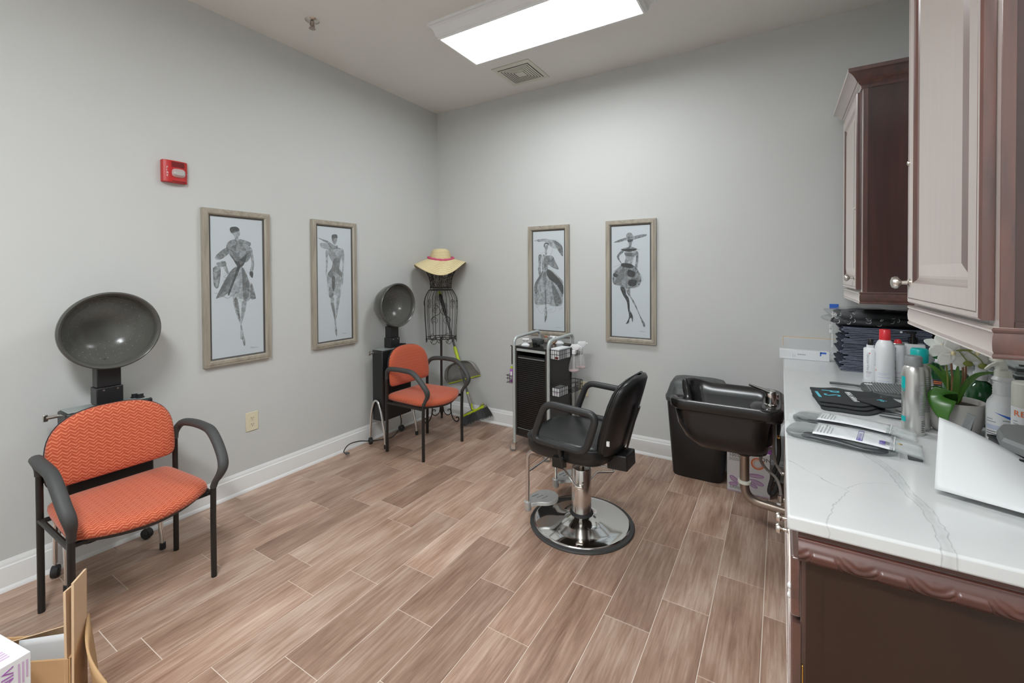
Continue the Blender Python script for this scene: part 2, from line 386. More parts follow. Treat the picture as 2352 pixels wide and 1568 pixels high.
def smoothp(pts, k=5, closed=False):
    P = [Vector(p) for p in pts]; n = len(P); out = []
    for i in range(n if closed else n-1):
        g = (lambda j: P[j % n]) if closed else (lambda j: P[max(0, min(n-1, j))])
        a, b, c, d = g(i-1), g(i), g(i+1), g(i+2)
        for q in range(k):
            t = q/k; out.append(.5*((2*b)+(c-a)*t+(2*a-5*b+4*c-d)*t*t+(3*b-a-3*c+d)*t**3))
    if not closed: out.append(P[-1])
    return out
def ring(cx, cy, z, hx, hy, e=2.0, n=32, tilt=0):
    r = []
    for i in range(n):
        a = 2*pi*i/n; c, s_ = cos(a), sin(a)
        r.append((cx+hx*math.copysign(abs(c)**(2/e), c), cy+hy*math.copysign(abs(s_)**(2/e), s_), z))
    return r
def TR(loc=(0,0,0), rz=0, rx=0, ry=0): return Matrix.Translation(loc) @ Matrix.Rotation(rz,4,'Z') @ Matrix.Rotation(ry,4,'Y') @ Matrix.Rotation(rx,4,'X')
def basis(o, x, y):
    """matrix whose x and y axes run along x and y from o"""
    x = Vector(x).normalized(); z = x.cross(Vector(y)).normalized(); y = z.cross(x)
    return Matrix(((x.x,y.x,z.x,o[0]),(x.y,y.y,z.y,o[1]),(x.z,y.z,z.z,o[2]),(0,0,0,1)))
_DG = [None]
def text_mesh(body, size, ext=.0002, sx=1.0, sp=1.0, align='LEFT'):
    c = bpy.data.curves.new('lettering', 'FONT'); c.body = body; c.size = size; c.extrude = ext; c.space_character = sp; c.align_x = align; c.resolution_u = 2
    o = bpy.data.objects.new('lettering', c); COL.objects.link(o); dg = bpy.context.evaluated_depsgraph_get(); dg.update()
    me = bpy.data.meshes.new_from_object(o.evaluated_get(dg)); bpy.data.objects.remove(o); 
    if sx != 1.0: me.transform(Matrix.Scale(sx, 4, (1,0,0)))
    return me
def text(body, size, T, mt, parent, name='lettering', **k):
    me = text_mesh(body, size, **k); me.transform(T); me.materials.clear(); me.materials.append(M[mt])
    o = bpy.data.objects.new(name, me); COL.objects.link(o); o.parent = parent; return o

# ---------------------------------------------------------------- room
XL, XR, YB, YF, ZC = -3.093, .70, 3.59, -1.45, 3.143
struct(BX(XL-.1, XR+.1, YF-.1, YB+.1, ZC, ZC+.1).build('ceiling', 'ceiling', smooth=False))
struct(BX(XL-.1, XL, YF-.1, YB+.1, -.05, ZC).build('wall_left', 'wall', smooth=False))
struct(BX(XL, XR, YB, YB+.1, -.05, ZC).build('wall_back', 'wall', smooth=False))
struct(BX(XR, XR+.1, YF-.1, YB+.1, -.05, ZC).build('wall_right', 'wall', smooth=False))
struct(BX(XL, XR, YF-.1, YF, -.05, ZC).build('wall_front', 'wall', smooth=False))
floor = struct(BX(XL, XR, YF, YB, -.05, -.0018).build('floor', 'grout', smooth=False))
# wood-look floor tiles, one object each, laid in offset rows
PW, PL, G = .1956, .628, .0032
OFF = {0:1.707, 1:2.03, 2:1.809, 3:1.926, 4:1.498, 5:1.725, 6:1.376, 7:.98, 8:.81, 9:1.235, 10:.73, 11:.655, 12:1.12, 13:.815, 14:1.303, -1:2.153, -2:1.93, -3:1.6, 15:.9}
tm = {}
def tile_mesh(w, l):
    k = (round(w,4), round(l,4))
    if k not in tm:
        b = .0016; t = MB().add([(0,0,-.0018),(w,0,-.0018),(w,l,-.0018),(0,l,-.0018),(0,0,-.0006),(w,0,-.0006),(w,l,-.0006),(0,l,-.0006),(b,b,0),(w-b,b,0),(w-b,l-b,0),(b,l-b,0)],
            [(8,9,10,11),(0,1,5,4),(1,2,6,5),(2,3,7,6),(3,0,4,7),(4,5,9,8),(5,6,10,9),(6,7,11,10),(7,4,8,11)])
        me = bpy.data.meshes.new('floor_tile'); me.from_pydata(t.v, [], t.f); me.materials.append(M['tile']); tm[k] = me
    return tm[k]
for k in range(-4, 17):
    x1 = -.061-PW*k; x0 = x1-PW
    x0c, x1c = max(x0+G/2, XL), min(x1-G/2, XR)
    if x1c-x0c < .012: continue
    y = OFF.get(k, 1.0); y -= PL*math.ceil((y-YF)/PL)
    while y < YB:
        y0c, y1c = max(y+G/2, YF), min(y+PL-G/2, YB)
        if y1c-y0c > .012:
            o = bpy.data.objects.new('floor_tile', tile_mesh(x1c-x0c, y1c-y0c)); COL.objects.link(o); o.parent = floor; o.location = (x0c, y0c, 0)
        y += PL
# baseboards with a moulded top and a quarter-round shoe
BP = [(0,0),(.022,0),(.021,.008),(.017,.016),(.013,.021),(.013,.108),(.0125,.112),(.0085,.117),(.0085,.126),(.006,.133),(.003,.143),(0,.143)]
def baseboard(name, p, d, nrm, L):
    m = MB().loft([[(p[0]+d[0]*t+nrm[0]*a, p[1]+d[1]*t+nrm[1]*a, z) for a, z in BP] for t in (0, L)])
    return struct(m.build(name, 'trim', ang=25))
baseboard('baseboard_left', (XL,YF,0), (0,1), (1,0), YB-YF)
baseboard('baseboard_back', (XL,YB,0), (1,0), (0,-1), .03-XL)
baseboard('baseboard_front', (XL,YF,0), (1,0), (0,1), XR-XL)

# ---------------------------------------------------------------- ceiling: light, vent, sprinkler
def ceiling_light(cx, cy, label, lampmat):
    t = thing('ceiling_light', label, 'light', (cx, cy, ZC), 0)
    hx, hy = .622, .205
    prof = [(0,-.098),(.013,-.1),(.016,-.094),(.016,-.086),(.026,-.078),(.030,-.066),(.034,-.048),(.044,-.030),(.058,-.020),(.066,-.018),(.066,-.004),(.066,0)]
    rings = [[(-hx-a,-hy-a,z),(hx+a,-hy-a,z),(hx+a,hy+a,z),(-hx-a,hy+a,z)] for a, z in prof]
    MB().loft(rings, c0=False).build('cove_frame', 'trim', t, ang=20)
    BX(-hx-.001,hx+.001,-hy-.001,hy+.001,-.0985,-.093).build('diffuser', lampmat, t, smooth=False)
    return t
ceiling_light(-1.343, 2.532, 'white boxed fluorescent ceiling light over the middle of the room', 'lamp')
ceiling_light(-.75, -.35, 'added fill light in a white boxed fixture, unseen at the near end', 'fill_lamp')  # unseen fixture, added to brighten the near half of the room
t = thing('ceiling_vent', 'square off-white exhaust vent of nested louvres on the ceiling', 'vent', (-1.865, 3.235, ZC))
BX(-.175,.175,-.19,.185,-.006,0).build('face_plate', 'offwhite', t, bev=.003)
def sq(a0, a1, z0, z1):
    o = [(-a1,-a1),(a1,-a1),(a1,a1),(-a1,a1)]; i = [(-a0,-a0),(a0,-a0),(a0,a0),(-a0,a0)]
    return MB().loft([[(x,y,z0) for x,y in i],[(x,y,z0) for x,y in o],[(x,y,z1) for x,y in o],[(x,y,z1) for x,y in i]], c0=False, c1=False)
BX(-.142,.142,-.142,.142,-.0075,-.006).build('dark_gap', 'ink', t, smooth=False)
for i in range(5): sq(.048+.0192*i, .0595+.0192*i, -.0075, -.012).build('louvre', 'offwhite', t, smooth=False)
BX(-.040,.040,-.040,.040,-.012,-.0075).build('centre_plate', 'offwhite', t, smooth=False)
t = thing('fire_sprinkler', 'small chrome and brass fire sprinkler head on the ceiling', 'sprinkler', (-2.649, 1.836, ZC))
MB().lathe([(.018,-.012),(.030,-.010),(.044,-.003),(.046,0)], 24).build('escutcheon', 'nickel', t)
MB().lathe([(.009,-.038),(.010,-.02),(.014,-.012),(.014,0)], 12).build('body', 'pipe', t)
for sy in (-1,1): TB([(0,.012*sy,-.018),(0,.016*sy,-.034),(0,.004*sy,-.05)], .0028, 6).build('frame_arm', 'pipe', t)
MB().lathe([(.004,-.05),(.021,-.053),(.021,-.055),(.003,-.057)], 16).build('deflector', 'pipe', t)

# ---------------------------------------------------------------- wall fittings
t = thing('fire_alarm', 'red fire alarm strobe with white letters high on the wall', 'alarm', (XL, 1.211, 2.077), pi/2)   # local x -> +Y, local y -> -X
t.rotation_euler = (0,0,pi/2)
# local: x = along wall (+Y), -y = out of the wall (+X)
prof = [(-.064,.0),(-.064,-.026),(-.050,-.036),(-.02,-.040),(.02,-.040),(.050,-.036),(.064,-.026),(.064,0)]
MB().loft([[(x,y,z) for x,y in prof] for z in (-.064,.064)]).build('housing', 'red', t, bev=.003)
for i in range(6): BX(-.022,.042,-.0425,-.039,.026+.0055*i,.029+.0055*i).build('sound_slot', 'darkred', t, smooth=False)
MB().loft([ring(.012,0,0,.034,.026,3,20),ring(.012,0,.012,.032,.024,3,20),ring(.012,0,.022,.022,.015,3,20)], T=Matrix.Translation((0,-.0385,-.008)) @ Matrix.Rotation(pi/2,4,'X')).build('strobe_lens', 'lens', t)
BX(-.012,.036,-.048,-.0385,-.018,.002).build('strobe_reflector', 'nickel', t, bev=.004)
BX(-.02,.05,-.0415,-.038,-.058,-.054).build('bottom_slot', 'darkred', t, smooth=False)
for i, ch in enumerate('FIRE'):
    text(ch, .016, basis((-.047,-.0382,.014-.0155*i), (1,-.25,0), (0,0,1)), 'whiteprint', t)
    text(ch, .013, basis((.062,-.0265,-.002-.014*i), (-.55,-.85,0), (0,0,-1)), 'whiteprint', t)
def outlet(label, loc, rz):
    t = thing('power_outlet', label, 'outlet', loc, rz)
    BX(-.042,.042,-.006,0,-.064,.064).build('cover_plate', 'cream', t, bev=.003)
    for s in (1,-1):
        MB().loft([ring(0,0,z,.017,.0145,3,16) for z in (0,.0025)], T=Matrix.Translation((0,-.0055,.021*s)) @ Matrix.Rotation(pi/2,4,'X')).build('receptacle', 'cream', t)
        h = MB(); h.box(-.008,-.0055,-.0088,-.0075,.021*s-.001,.021*s+.008); h.box(.0055,.008,-.0088,-.0075,.021*s-.001,.021*s+.007); h.box(-.002,.002,-.0088,-.0075,.021*s-.010,.021*s-.006)
        h.build('slot', 'ink', t, smooth=False)
    MB().lathe([(.003,0),(.003,.0015)], 8, T=Matrix.Translation((0,-.0055,0)) @ Matrix.Rotation(pi/2,4,'X')).build('screw', 'offwhite', t)
outlet('almond power outlet on the wall between the two orange chairs', (XL, 1.649, .464), pi/2)
outlet('almond power outlet low on the wall behind the salon chair arm', (-1.457, YB, .460), 0)

# ---------------------------------------------------------------- framed fashion sketches
SK_A=[(2,0,[-47,375,-43,390,-26,397,-5,398,11,387,12,372,-9,363,-33,354,-40,357]),(0,0,[-33,354,12,375,16,347,8,332,4,305,-13,301,-20,336]),(1,0,[-69,258,-58,295,-20,315,4,302,18,317,87,295,75,261,86,205,52,163,17,177,-15,172,-46,204]),(1,0,[-69,258,-56,219,-110,178,-139,188,-122,216]),(0,0,[-100,171,-74,150,-57,95,-68,88,-94,139]),(1,0,[-130,156,-80,171,-72,142,-114,131]),(1,0,[-150,124,-106,123,-119,3,-145,11]),(0,0,[75,261,94,254,107,156,95,95,77,103,89,163]),(2,0,[77,103,99,99,95,59,77,76]),(2,0,[-45,219,-12,172,17,184,60,223,45,162,23,132,-5,139]),(0,0,[-12,132,27,132,65,58,112,-65,112,-84,82,-79,56,-100,13,-75,-35,-65,-63,-49,-83,-27,-126,-68,-133,-60,-89,31,-47,103]),(1,0,[-16,132,2,132,-62,-35,-126,-68,-133,-60,-89,31,-47,103]),(2,0,[-2,132,16,132,-13,59,-56,-50,-62,-35,-27,59]),(1,0,[27,132,65,58,71,-56,35,-84,29,13]),(1,0,[87,27,114,-65,112,-84,78,-78]),(0,0,[-34,-76,-4,-78,12,-201,15,-231,28,-299,31,-345,10,-342,11,-253,-16,-176]),(1,0,[-25,-80,-6,-81,10,-201,11,-227,-12,-162]),(0,0,[24,-98,53,-92,44,-167,22,-239,15,-224]),(1,0,[21,-339,38,-342,41,-391,31,-393]),(2,2.2,[-148,-35,-122,-40,-70,-71,-42,-58,-7,-31,-32,-65,-22,-81,20,-75,13,-94,56,-104]),(2,2,[-58,297,-48,288,-69,258,10,221,-10,294]),(2,2,[4,302,18,317,88,295,29,288,10,221]),(2,1.6,[-94,85,-40,103,-91,67,-48,59,-98,40,-34,44]),(2,1.6,[-153,127,-117,117,-107,121,-122,3,-151,18]),(2,1.6,[72,261,94,254,89,193,104,152,92,103]),(2,1.6,[27,132,36,58,30,-16]),(1,1.6,[37,132,99,57]),(2,1.6,[74,-418,78,-407,85,-420,93,-412,100,-422,107,-414,119,-421,128,-415]),(2,1.4,[65,-70,90,-56,114,-57])]
SK_B=[(2,0,[-26,363,-24,390,-2,399,25,396,28,371,6,368,-16,356]),(1,0,[-24,357,25,371,23,347,10,320,-3,316,-20,337]),(1,0,[-152,364,-103,351,-62,342,-25,322,9,306,27,314,29,284,-12,280,-38,281,-62,320,-136,356]),(0,0,[-132,309,-120,323,-62,320,-21,289,-46,277,-96,279,-124,292]),(0,0,[-84,254,-67,269,-60,218,-66,153,-75,87,-78,58,-84,94,-81,182]),(0,0,[66,288,84,279,92,223,83,124,81,34,67,-19,65,49,73,154,65,214]),(0,0,[-63,273,-25,282,57,289,65,222,47,154,42,124,64,94,67,49,53,-26,48,-112,26,-107,0,-87,-30,-108,-55,-103,-60,-37,-73,22,-66,80,-31,124,-10,153,-47,211]),(1,0,[-9,198,47,206,42,124,64,94,65,49,2,94,-32,50,-66,80,-31,124]),(1,0,[-50,-23,-17,-83,-30,-108,-55,-103]),(2,0,[-28,58,2,50,-6,-46,-25,-53]),(0,0,[-40,-104,-13,-107,-9,-157,1,-262,6,-307,14,-389,11,-423,-4,-387,-7,-305,-31,-207,-43,-162]),(0,0,[15,-114,43,-119,34,-175,11,-285,5,-247,6,-173]),(1,0,[-37,-159,-16,-157,0,-247,-4,-291,-27,-208]),(1,0,[-3,-373,16,-375,11,-423,5,-418]),(2,1.3,[-55,270,-45,264,-53,258,-43,253,-38,262]),(2,1.3,[-25,271,-15,265,-24,259,-14,254,-8,263]),(2,1.3,[9,276,19,270,11,264,21,259,26,268]),(2,1.3,[39,273,50,268,41,262,51,256,57,265]),(2,1.3,[-38,248,-28,243,-37,237,-27,231,-21,240]),(2,1.3,[-9,249,2,244,-7,238,3,232,9,241]),(2,1.3,[26,254,36,249,28,242,38,237,43,246]),(2,1.3,[-22,227,-11,221,-20,215,-10,210,-5,219]),(2,1.3,[13,232,23,226,14,220,25,214,30,223]),(2,1.3,[-5,205,5,200,-3,193,7,188,12,197]),(2,1.3,[21,198,31,193,23,187,33,181,38,190]),(2,1.3,[-5,176,5,170,-4,164,7,158,12,167]),(2,1.3,[16,165,27,159,18,153,28,147,34,156]),(2,1.3,[-6,146,5,140,-4,134,6,128,12,137]),(2,1.3,[16,131,26,126,17,120,28,114,33,123]),(2,1.3,[-23,120,-13,114,-21,108,-11,102,-6,111]),(2,1.3,[-36,94,-26,88,-34,83,-24,77,-19,85]),(2,1.3,[-6,102,4,96,-5,90,6,84,11,93]),(2,1.3,[29,105,39,99,30,94,41,88,46,96]),(2,1.3,[-49,72,-39,66,-47,61,-37,55,-32,64]),(2,1.3,[-62,51,-52,45,-60,39,-50,33,-45,42]),(2,1.3,[41,79,52,73,43,67,53,61,59,70]),(2,1.3,[-66,22,-56,15,-65,10,-55,4,-50,12]),(2,1.3,[-50,7,-40,0,-48,-5,-38,-11,-33,-3]),(2,1.3,[-58,-22,-48,-29,-57,-34,-47,-40,-42,-32]),(2,1.3,[-46,-52,-36,-58,-45,-64,-35,-70,-29,-62]),(2,1.3,[-42,-74,-32,-81,-41,-86,-31,-92,-26,-84]),(2,1.3,[36,34,47,28,38,22,48,16,54,25]),(2,1.3,[40,-10,51,-17,42,-22,52,-29,58,-20]),(2,1.3,[35,-63,46,-69,37,-75,47,-81,53,-72]),(2,1.3,[-25,-68,-15,-74,-24,-80,-14,-86,-8,-77]),(2,1.4,[59,-410,66,-403,75,-413,84,-407,93,-415,102,-409,113,-415]),(1,2,[-152,361,-62,320,-16,304]),(2,1.3,[-63,273,-47,211,-10,153,-66,80,-73,7,-55,-103,-30,-112]),(2,1.3,[57,289,45,154,68,79,52,-108])]
SK_C=[(0,0,[-146,366,-102,377,-31,379,40,365,85,350,131,313,142,279,142,217,115,238,85,280,31,300,-7,332,-46,355,-102,354]),(1,0,[40,365,85,350,131,313,142,279,142,217,119,238,85,294]),(2,0,[-47,320,-39,339,-19,343,1,336,2,318,-9,329,-31,330,-42,302]),(0,0,[-42,320,-3,325,-4,297,-15,277,-14,242,-31,228,-35,277]),(1,0,[-101,230,-71,236,-71,201,-79,116,-80,59,-96,45,-107,109,-99,145]),(1,0,[-35,221,23,227,50,212,62,184,100,114,92,100,46,115,0,143,-8,108,-44,102,-43,172]),(0,0,[31,185,62,142,46,136,23,167]),(0,0,[-63,222,-35,228,-40,116,-64,102]),(0,0,[-64,88,-8,105,46,80,114,24,144,-17,144,-120,128,-217,29,-227,-10,-208,-49,-216,-141,-212,-144,-40,-104,24]),(2,0,[-16,101,7,98,61,59,114,4,144,-51,144,-120,114,-86,76,-31,22,3,-16,52]),(1,0,[-52,73,-20,59,-25,-46,-22,-243,-34,-244,-37,-138,-52,-11]),(1,0,[-64,81,-56,73,-112,-40,-117,-111,-141,-112,-143,-33]),(1,0,[30,-11,61,-45,129,-176,113,-211,68,-219,37,-80]),(0,0,[-38,-244,-16,-257,-18,-328,-38,-381,-42,-343]),(1,0,[-38,-328,-18,-320,-36,-381]),(2,1.3,[-8,105,46,83,107,31,144,-17]),(2,1.3,[-146,-276,-121,-247,-82,-291,-58,-294,-46,-255,-18,-268,37,-252,5,-288,67,-268,68,-226,45,-52]),(2,1.3,[-111,116,-79,102,-71,112]),(2,1.3,[-64,81,-120,-19,-117,-247]),(2,1.5,[20,227,45,292]),(2,1.5,[63,344,70,368,86,360,131,327]),(2,1.3,[-133,-83,-104,-75,-109,-104,-133,-112,-121,-133]),(2,1.3,[-100,-54,-80,-68,-89,-111,-73,-132,-89,-153]),(2,1.3,[-137,-197,-105,-203,-97,-232,-133,-240,-129,-211]),(2,1.3,[-13,-88,14,-88,18,-116,-10,-130,6,-151,29,-178,6,-207,-6,-179,-18,-215]),(2,1.3,[-33,-110,-25,-173,-37,-194]),(2,1.3,[98,-267,140,-230]),(2,1.3,[91,-17,114,-10,129,-31]),(2,1.3,[-63,130,-32,123,-16,133,-36,105]),(2,1.3,[-99,223,-55,257,-35,256]),(2,1.3,[68,-421,78,-412,86,-421,97,-412,109,-420,122,-416]),(2,1.2,[-48,73,-55,-18,-41,-138])]
SK_D=[(1,0,[-31,385,-15,397,4,395,19,379,19,360,-30,359]),(1,0,[-138,322,-91,343,-30,359,19,364,60,373,129,379,125,363,74,350,23,338,-30,337,-83,324]),(2,0,[-22,338,23,340,4,319,-19,325]),(1,0,[-22,329,21,336,11,309,7,281,-15,280,-13,306]),(1,0,[-80,263,-15,282,11,281,52,266,59,259,22,245,-8,242,-45,246]),(2,0,[-72,263,52,265,7,244,-38,247]),(0,0,[-49,240,-8,242,45,252,52,230,30,193,15,149,7,140,-46,150,-39,195]),(1,0,[-49,225,-23,232,34,230,26,208,-30,206]),(1,0,[-76,252,-53,244,-95,203,-72,150,-80,150,-113,204]),(1,0,[41,230,59,244,65,200,55,96,37,111,46,185]),(1,0,[-65,150,7,141,52,104,88,30,74,-29,22,-52,-38,-57,-84,-38,-138,-24,-150,14,-142,68,-92,113]),(2,0,[-65,150,7,141,22,111,-30,112,-76,128]),(2,0,[-19,97,37,74,29,37,-23,45]),(2,0,[-8,15,52,7,37,-37,-16,-30]),(2,0,[-138,67,-99,52,-119,33,-142,45]),(0,0,[-92,82,-53,105,-61,22,-100,-8,-131,-16]),(0,0,[-38,97,-23,37,-27,-45,-42,-46]),(2,0,[-86,-46,-46,-55,-35,-105,-12,-142,-7,-232,-20,-233,-31,-165,-61,-114]),(1,0,[-40,-57,-2,-53,-1,-112,36,-171,81,-280,113,-330,117,-360,102,-357,59,-244,-1,-135,-23,-105]),(2,0,[-20,-233,-5,-236,14,-269,21,-298,14,-332,8,-299,-9,-307,-13,-337,-39,-348,-20,-315,-12,-277]),(2,1.5,[-150,113,-68,143,-146,75,-76,128]),(2,1.5,[74,74,103,15,81,4]),(2,1.5,[3,-45,29,-56,72,-37,68,-26]),(2,1.3,[-26,310,-24,293]),(2,1.3,[24,319,21,305]),(2,1.3,[56,255,82,257]),(2,1.3,[-82,263,-64,259]),(2,1.3,[-119,67,-146,-1,-100,-31]),(2,1.3,[69,-407,77,-397,88,-407,99,-398,110,-406,122,-400])]

def picture(label, loc, rz, w, h, sk, fw=.038, deep=.028):
    t = thing('framed_print', label, 'picture', loc, rz, 'framed fashion sketches on the walls')
    hw, hh = w/2, h/2; iw, ih = hw-fw, hh-fw
    def rail(a, b, c, d, mt, out):
        P = [(0, 0), (-deep, 0), (-deep, .3), (-deep-.003, .36), (-deep-.002, .8), (-deep+.006, 1), (0, 1)]   # (depth, share across)
        ring0 = [(a[0]+(c[0]-a[0])*s_, y, a[1]+(c[1]-a[1])*s_) for y, s_ in P]; ring1 = [(b[0]+(d[0]-b[0])*s_, y, b[1]+(d[1]-b[1])*s_) for y, s_ in P]
        return MB().loft([ring0, ring1]).build('frame_rail', mt, t, ang=25)
    O = [(-hw,-hh),(hw,-hh),(hw,hh),(-hw,hh)]; I = [(-iw,-ih),(iw,-ih),(iw,ih),(-iw,ih)]
    for i in range(4):
        j = (i+1) % 4; rail(O[i], O[j], I[i], I[j], 'frame_y' if i % 2 == 0 else 'frame_z', None)
    lp = .010
    L = MB()
    for i in range(4):
        j = (i+1) % 4; a, b = I[i], I[j]; sx = lambda p: (p[0]-math.copysign(lp,p[0]), p[1]-math.copysign(lp,p[1])); c, d = sx(a), sx(b)
        L.loft([[(a[0],-.02,a[1]),(c[0],-.016,c[1]),(c[0],-.012,c[1]),(a[0],-.012,a[1])],[(b[0],-.02,b[1]),(d[0],-.016,d[1]),(d[0],-.012,d[1]),(b[0],-.012,b[1])]])
    L.build('inner_lip', 'frame_in', t, smooth=False)
    pr = BX(-iw,iw,-.0135,-.004,-ih,ih).build('art_paper', 'artpaper', t, smooth=False)
    D = [MB(), MB(), MB()]; y = -.0137
    for tone, wd, q in sk:
        pts = [(max(-iw+.011, min(iw-.011, q[i]/1000)), q[i+1]/1000) for i in range(0, len(q), 2)]; y -= .00002
        if wd == 0:
            pts = [(p.x,p.z) for p in smoothp([(a,0,b) for a,b in pts], 3, True)]
            D[tone].add([(a,y,b) for a,b in pts], [tuple(range(len(pts)))])
        else:
            pp = smoothp([(a,0,b) for a,b in pts], 3); hw2 = wd/2000; vs = []; n = len(pp)
            for i in range(n):
                d = (pp[min(n-1,i+1)]-pp[max(0,i-1)]); d = d.normalized() if d.length else Vector((1,0,0)); k = hw2*(.5+.5*sin(pi*(i+.6)/(n+.2)))
                nx, nz = -d.z*k, d.x*k; vs += [(pp[i].x+nx,y,pp[i].z+nz),(pp[i].x-nx,y,pp[i].z-nz)]
            D[tone].add(vs, [(2*i,2*i+1,2*i+3,2*i+2) for i in range(n-1)])
    for k in range(3): stuff(D[k].build('ink_sketch', 'ink%d' % k, pr, smooth=False))
    BX(-iw,iw,-.0158,-.015,-ih,ih).build('glass_pane', 'glass', t, smooth=False)
    return t
picture('framed fashion sketch of a woman in a wrap coat carrying a bag', (XL, 1.5645, 1.385), pi/2, .424, 1.005, SK_A)
picture('framed fashion sketch of a woman in a patterned sheath dress and scarf', (XL, 2.312, 1.388), pi/2, .412, 1.005, SK_B)
picture('framed fashion sketch of a woman in a full gown under a parasol', (-1.7865, YB, 1.395), 0, .407, .99, SK_C)
picture('framed fashion sketch of a woman in a wide hat and short full skirt', (-1.0435, YB, 1.393), 0, .41, 1.002, SK_D)
# ---------------------------------------------------------------- orange guest chairs
def guest_chair(label, loc, hw, fs, fb):
    t = thing('guest_chair', label, 'chair', loc, 0, 'orange guest chairs along the wall')
    k = hw/.252
    for s in (-1, 1):
        y = s*hw
        TB([(-.2,y,0),(-.2,y,.02),(-.197,y,.3),(-.196,y,.632)], .0125, 10).build('leg', 'blackmetal', t)
        TB([(.2,y,0),(.2,y,.02),(.2,y,.30),(.205,y,.452)], .0125, 10).build('leg', 'blackmetal', t)
        P = smoothp([(-.196,y,.60),(-.193,y+s*.002,.632),(-.178,y+s*.010,.666),(-.14,y+s*.020,.690),(-.05,y+s*.030,.699),(.06,y+s*.032,.698),(.125,y+s*.031,.687),(.185,y+s*.029,.645),(.238,y+s*.025,.590),(.262,y+s*.018,.548),(.252,y+s*.010,.510),(.222,y+s*.002,.470),(.206,y,.440)], 4)
        n = len(P); R = [.0125+.0065*min(1, max(0, (sin(pi*(i/(n-1)))-.25)*2)) for i in range(n)]
        TB(P, R, 12, flat=1.25, upv=(0,1,0)).build('armrest', 'greyrubber', t)
        TB([(-.197,y,.405),(.2,y,.405)], .011, 8).build('side_rail', 'blackmetal', t)
    for x in (-.185, .17): TB([(x,-hw,.402),(x,hw,.402)], .011, 8).build('cross_rail', 'blackmetal', t)
    half = [(-.235,0),(-.236,.12),(-.228,.205),(-.19,.232),(-.05,.243),(.10,.25),(.165,.243),(.20,.215),(.25,.12),(.272,0)]
    out = [(x,y*k) for x,y in half]+[(x,-y*k) for x,y in half[-2:0:-1]]
    pl = [(p.x,p.y) for p in smoothp([(x,y,0) for x,y in out], 3, True)]
    sc = lambda f, z: [(.02+(x-.02)*f, y*f, z-(.012*max(0,(x-.12)/.15)**2)) for x, y in pl]
    MB().loft([sc(.93,.418),sc(.985,.424),sc(1.0,.438),sc(.992,.452),sc(.95,.464),sc(.85,.471),sc(.6,.474),sc(.25,.474)]).build('seat', fs, t, ang=70)
    MB().loft([sc(.90,.402),sc(.94,.42)]).build('seat_pan', 'black', t)
    hb = [(0,.846),(.07,.843),(.14,.826),(.195,.79),(.228,.735),(.240,.66),(.240,.585),(.232,.548),(.205,.531),(.1,.524),(0,.522)]
    ob = [(y*k,z) for y,z in hb]+[(-y*k,z) for y,z in hb[-2:0:-1]]
    pb = [(p.x,p.y) for p in smoothp([(y,z,0) for y,z in ob], 3, True)]
    def rb(f, x): return [(x+.030*(y*f/.24)**2-.10*(z0-.55), y*f, z0) for y, z in pb for z0 in [.68+(z-.68)*f]]
    MB().loft([rb(.97,-.212),rb(1.0,-.205),rb(1.0,-.194),rb(.985,-.184),rb(.93,-.176),rb(.75,-.170),rb(.3,-.167)]).build('backrest', fb, t, ang=70)
    MB().loft([rb(.8,-.224),rb(1.0,-.217),rb(1.012,-.206),rb(1.012,-.202)]).build('back_shell', 'black', t, ang=60)
    for s in (-1,1): BX(-.212,-.196,s*hw-.028 if s > 0 else -hw-.006, s*hw+.006 if s > 0 else -hw+.028,.56,.60).build('back_bracket', 'blackmetal', t)
    return t
guest_chair('orange zigzag-fabric guest chair with black arms in front of the nearer hair dryer', (-2.555,.815,0), .252, 'fab_seat', 'fab_back')
guest_chair('orange fine-weave guest chair with black arms beside the wire dress form', (-2.575,2.81,0), .244, 'fab_seat2', 'fab_back2')

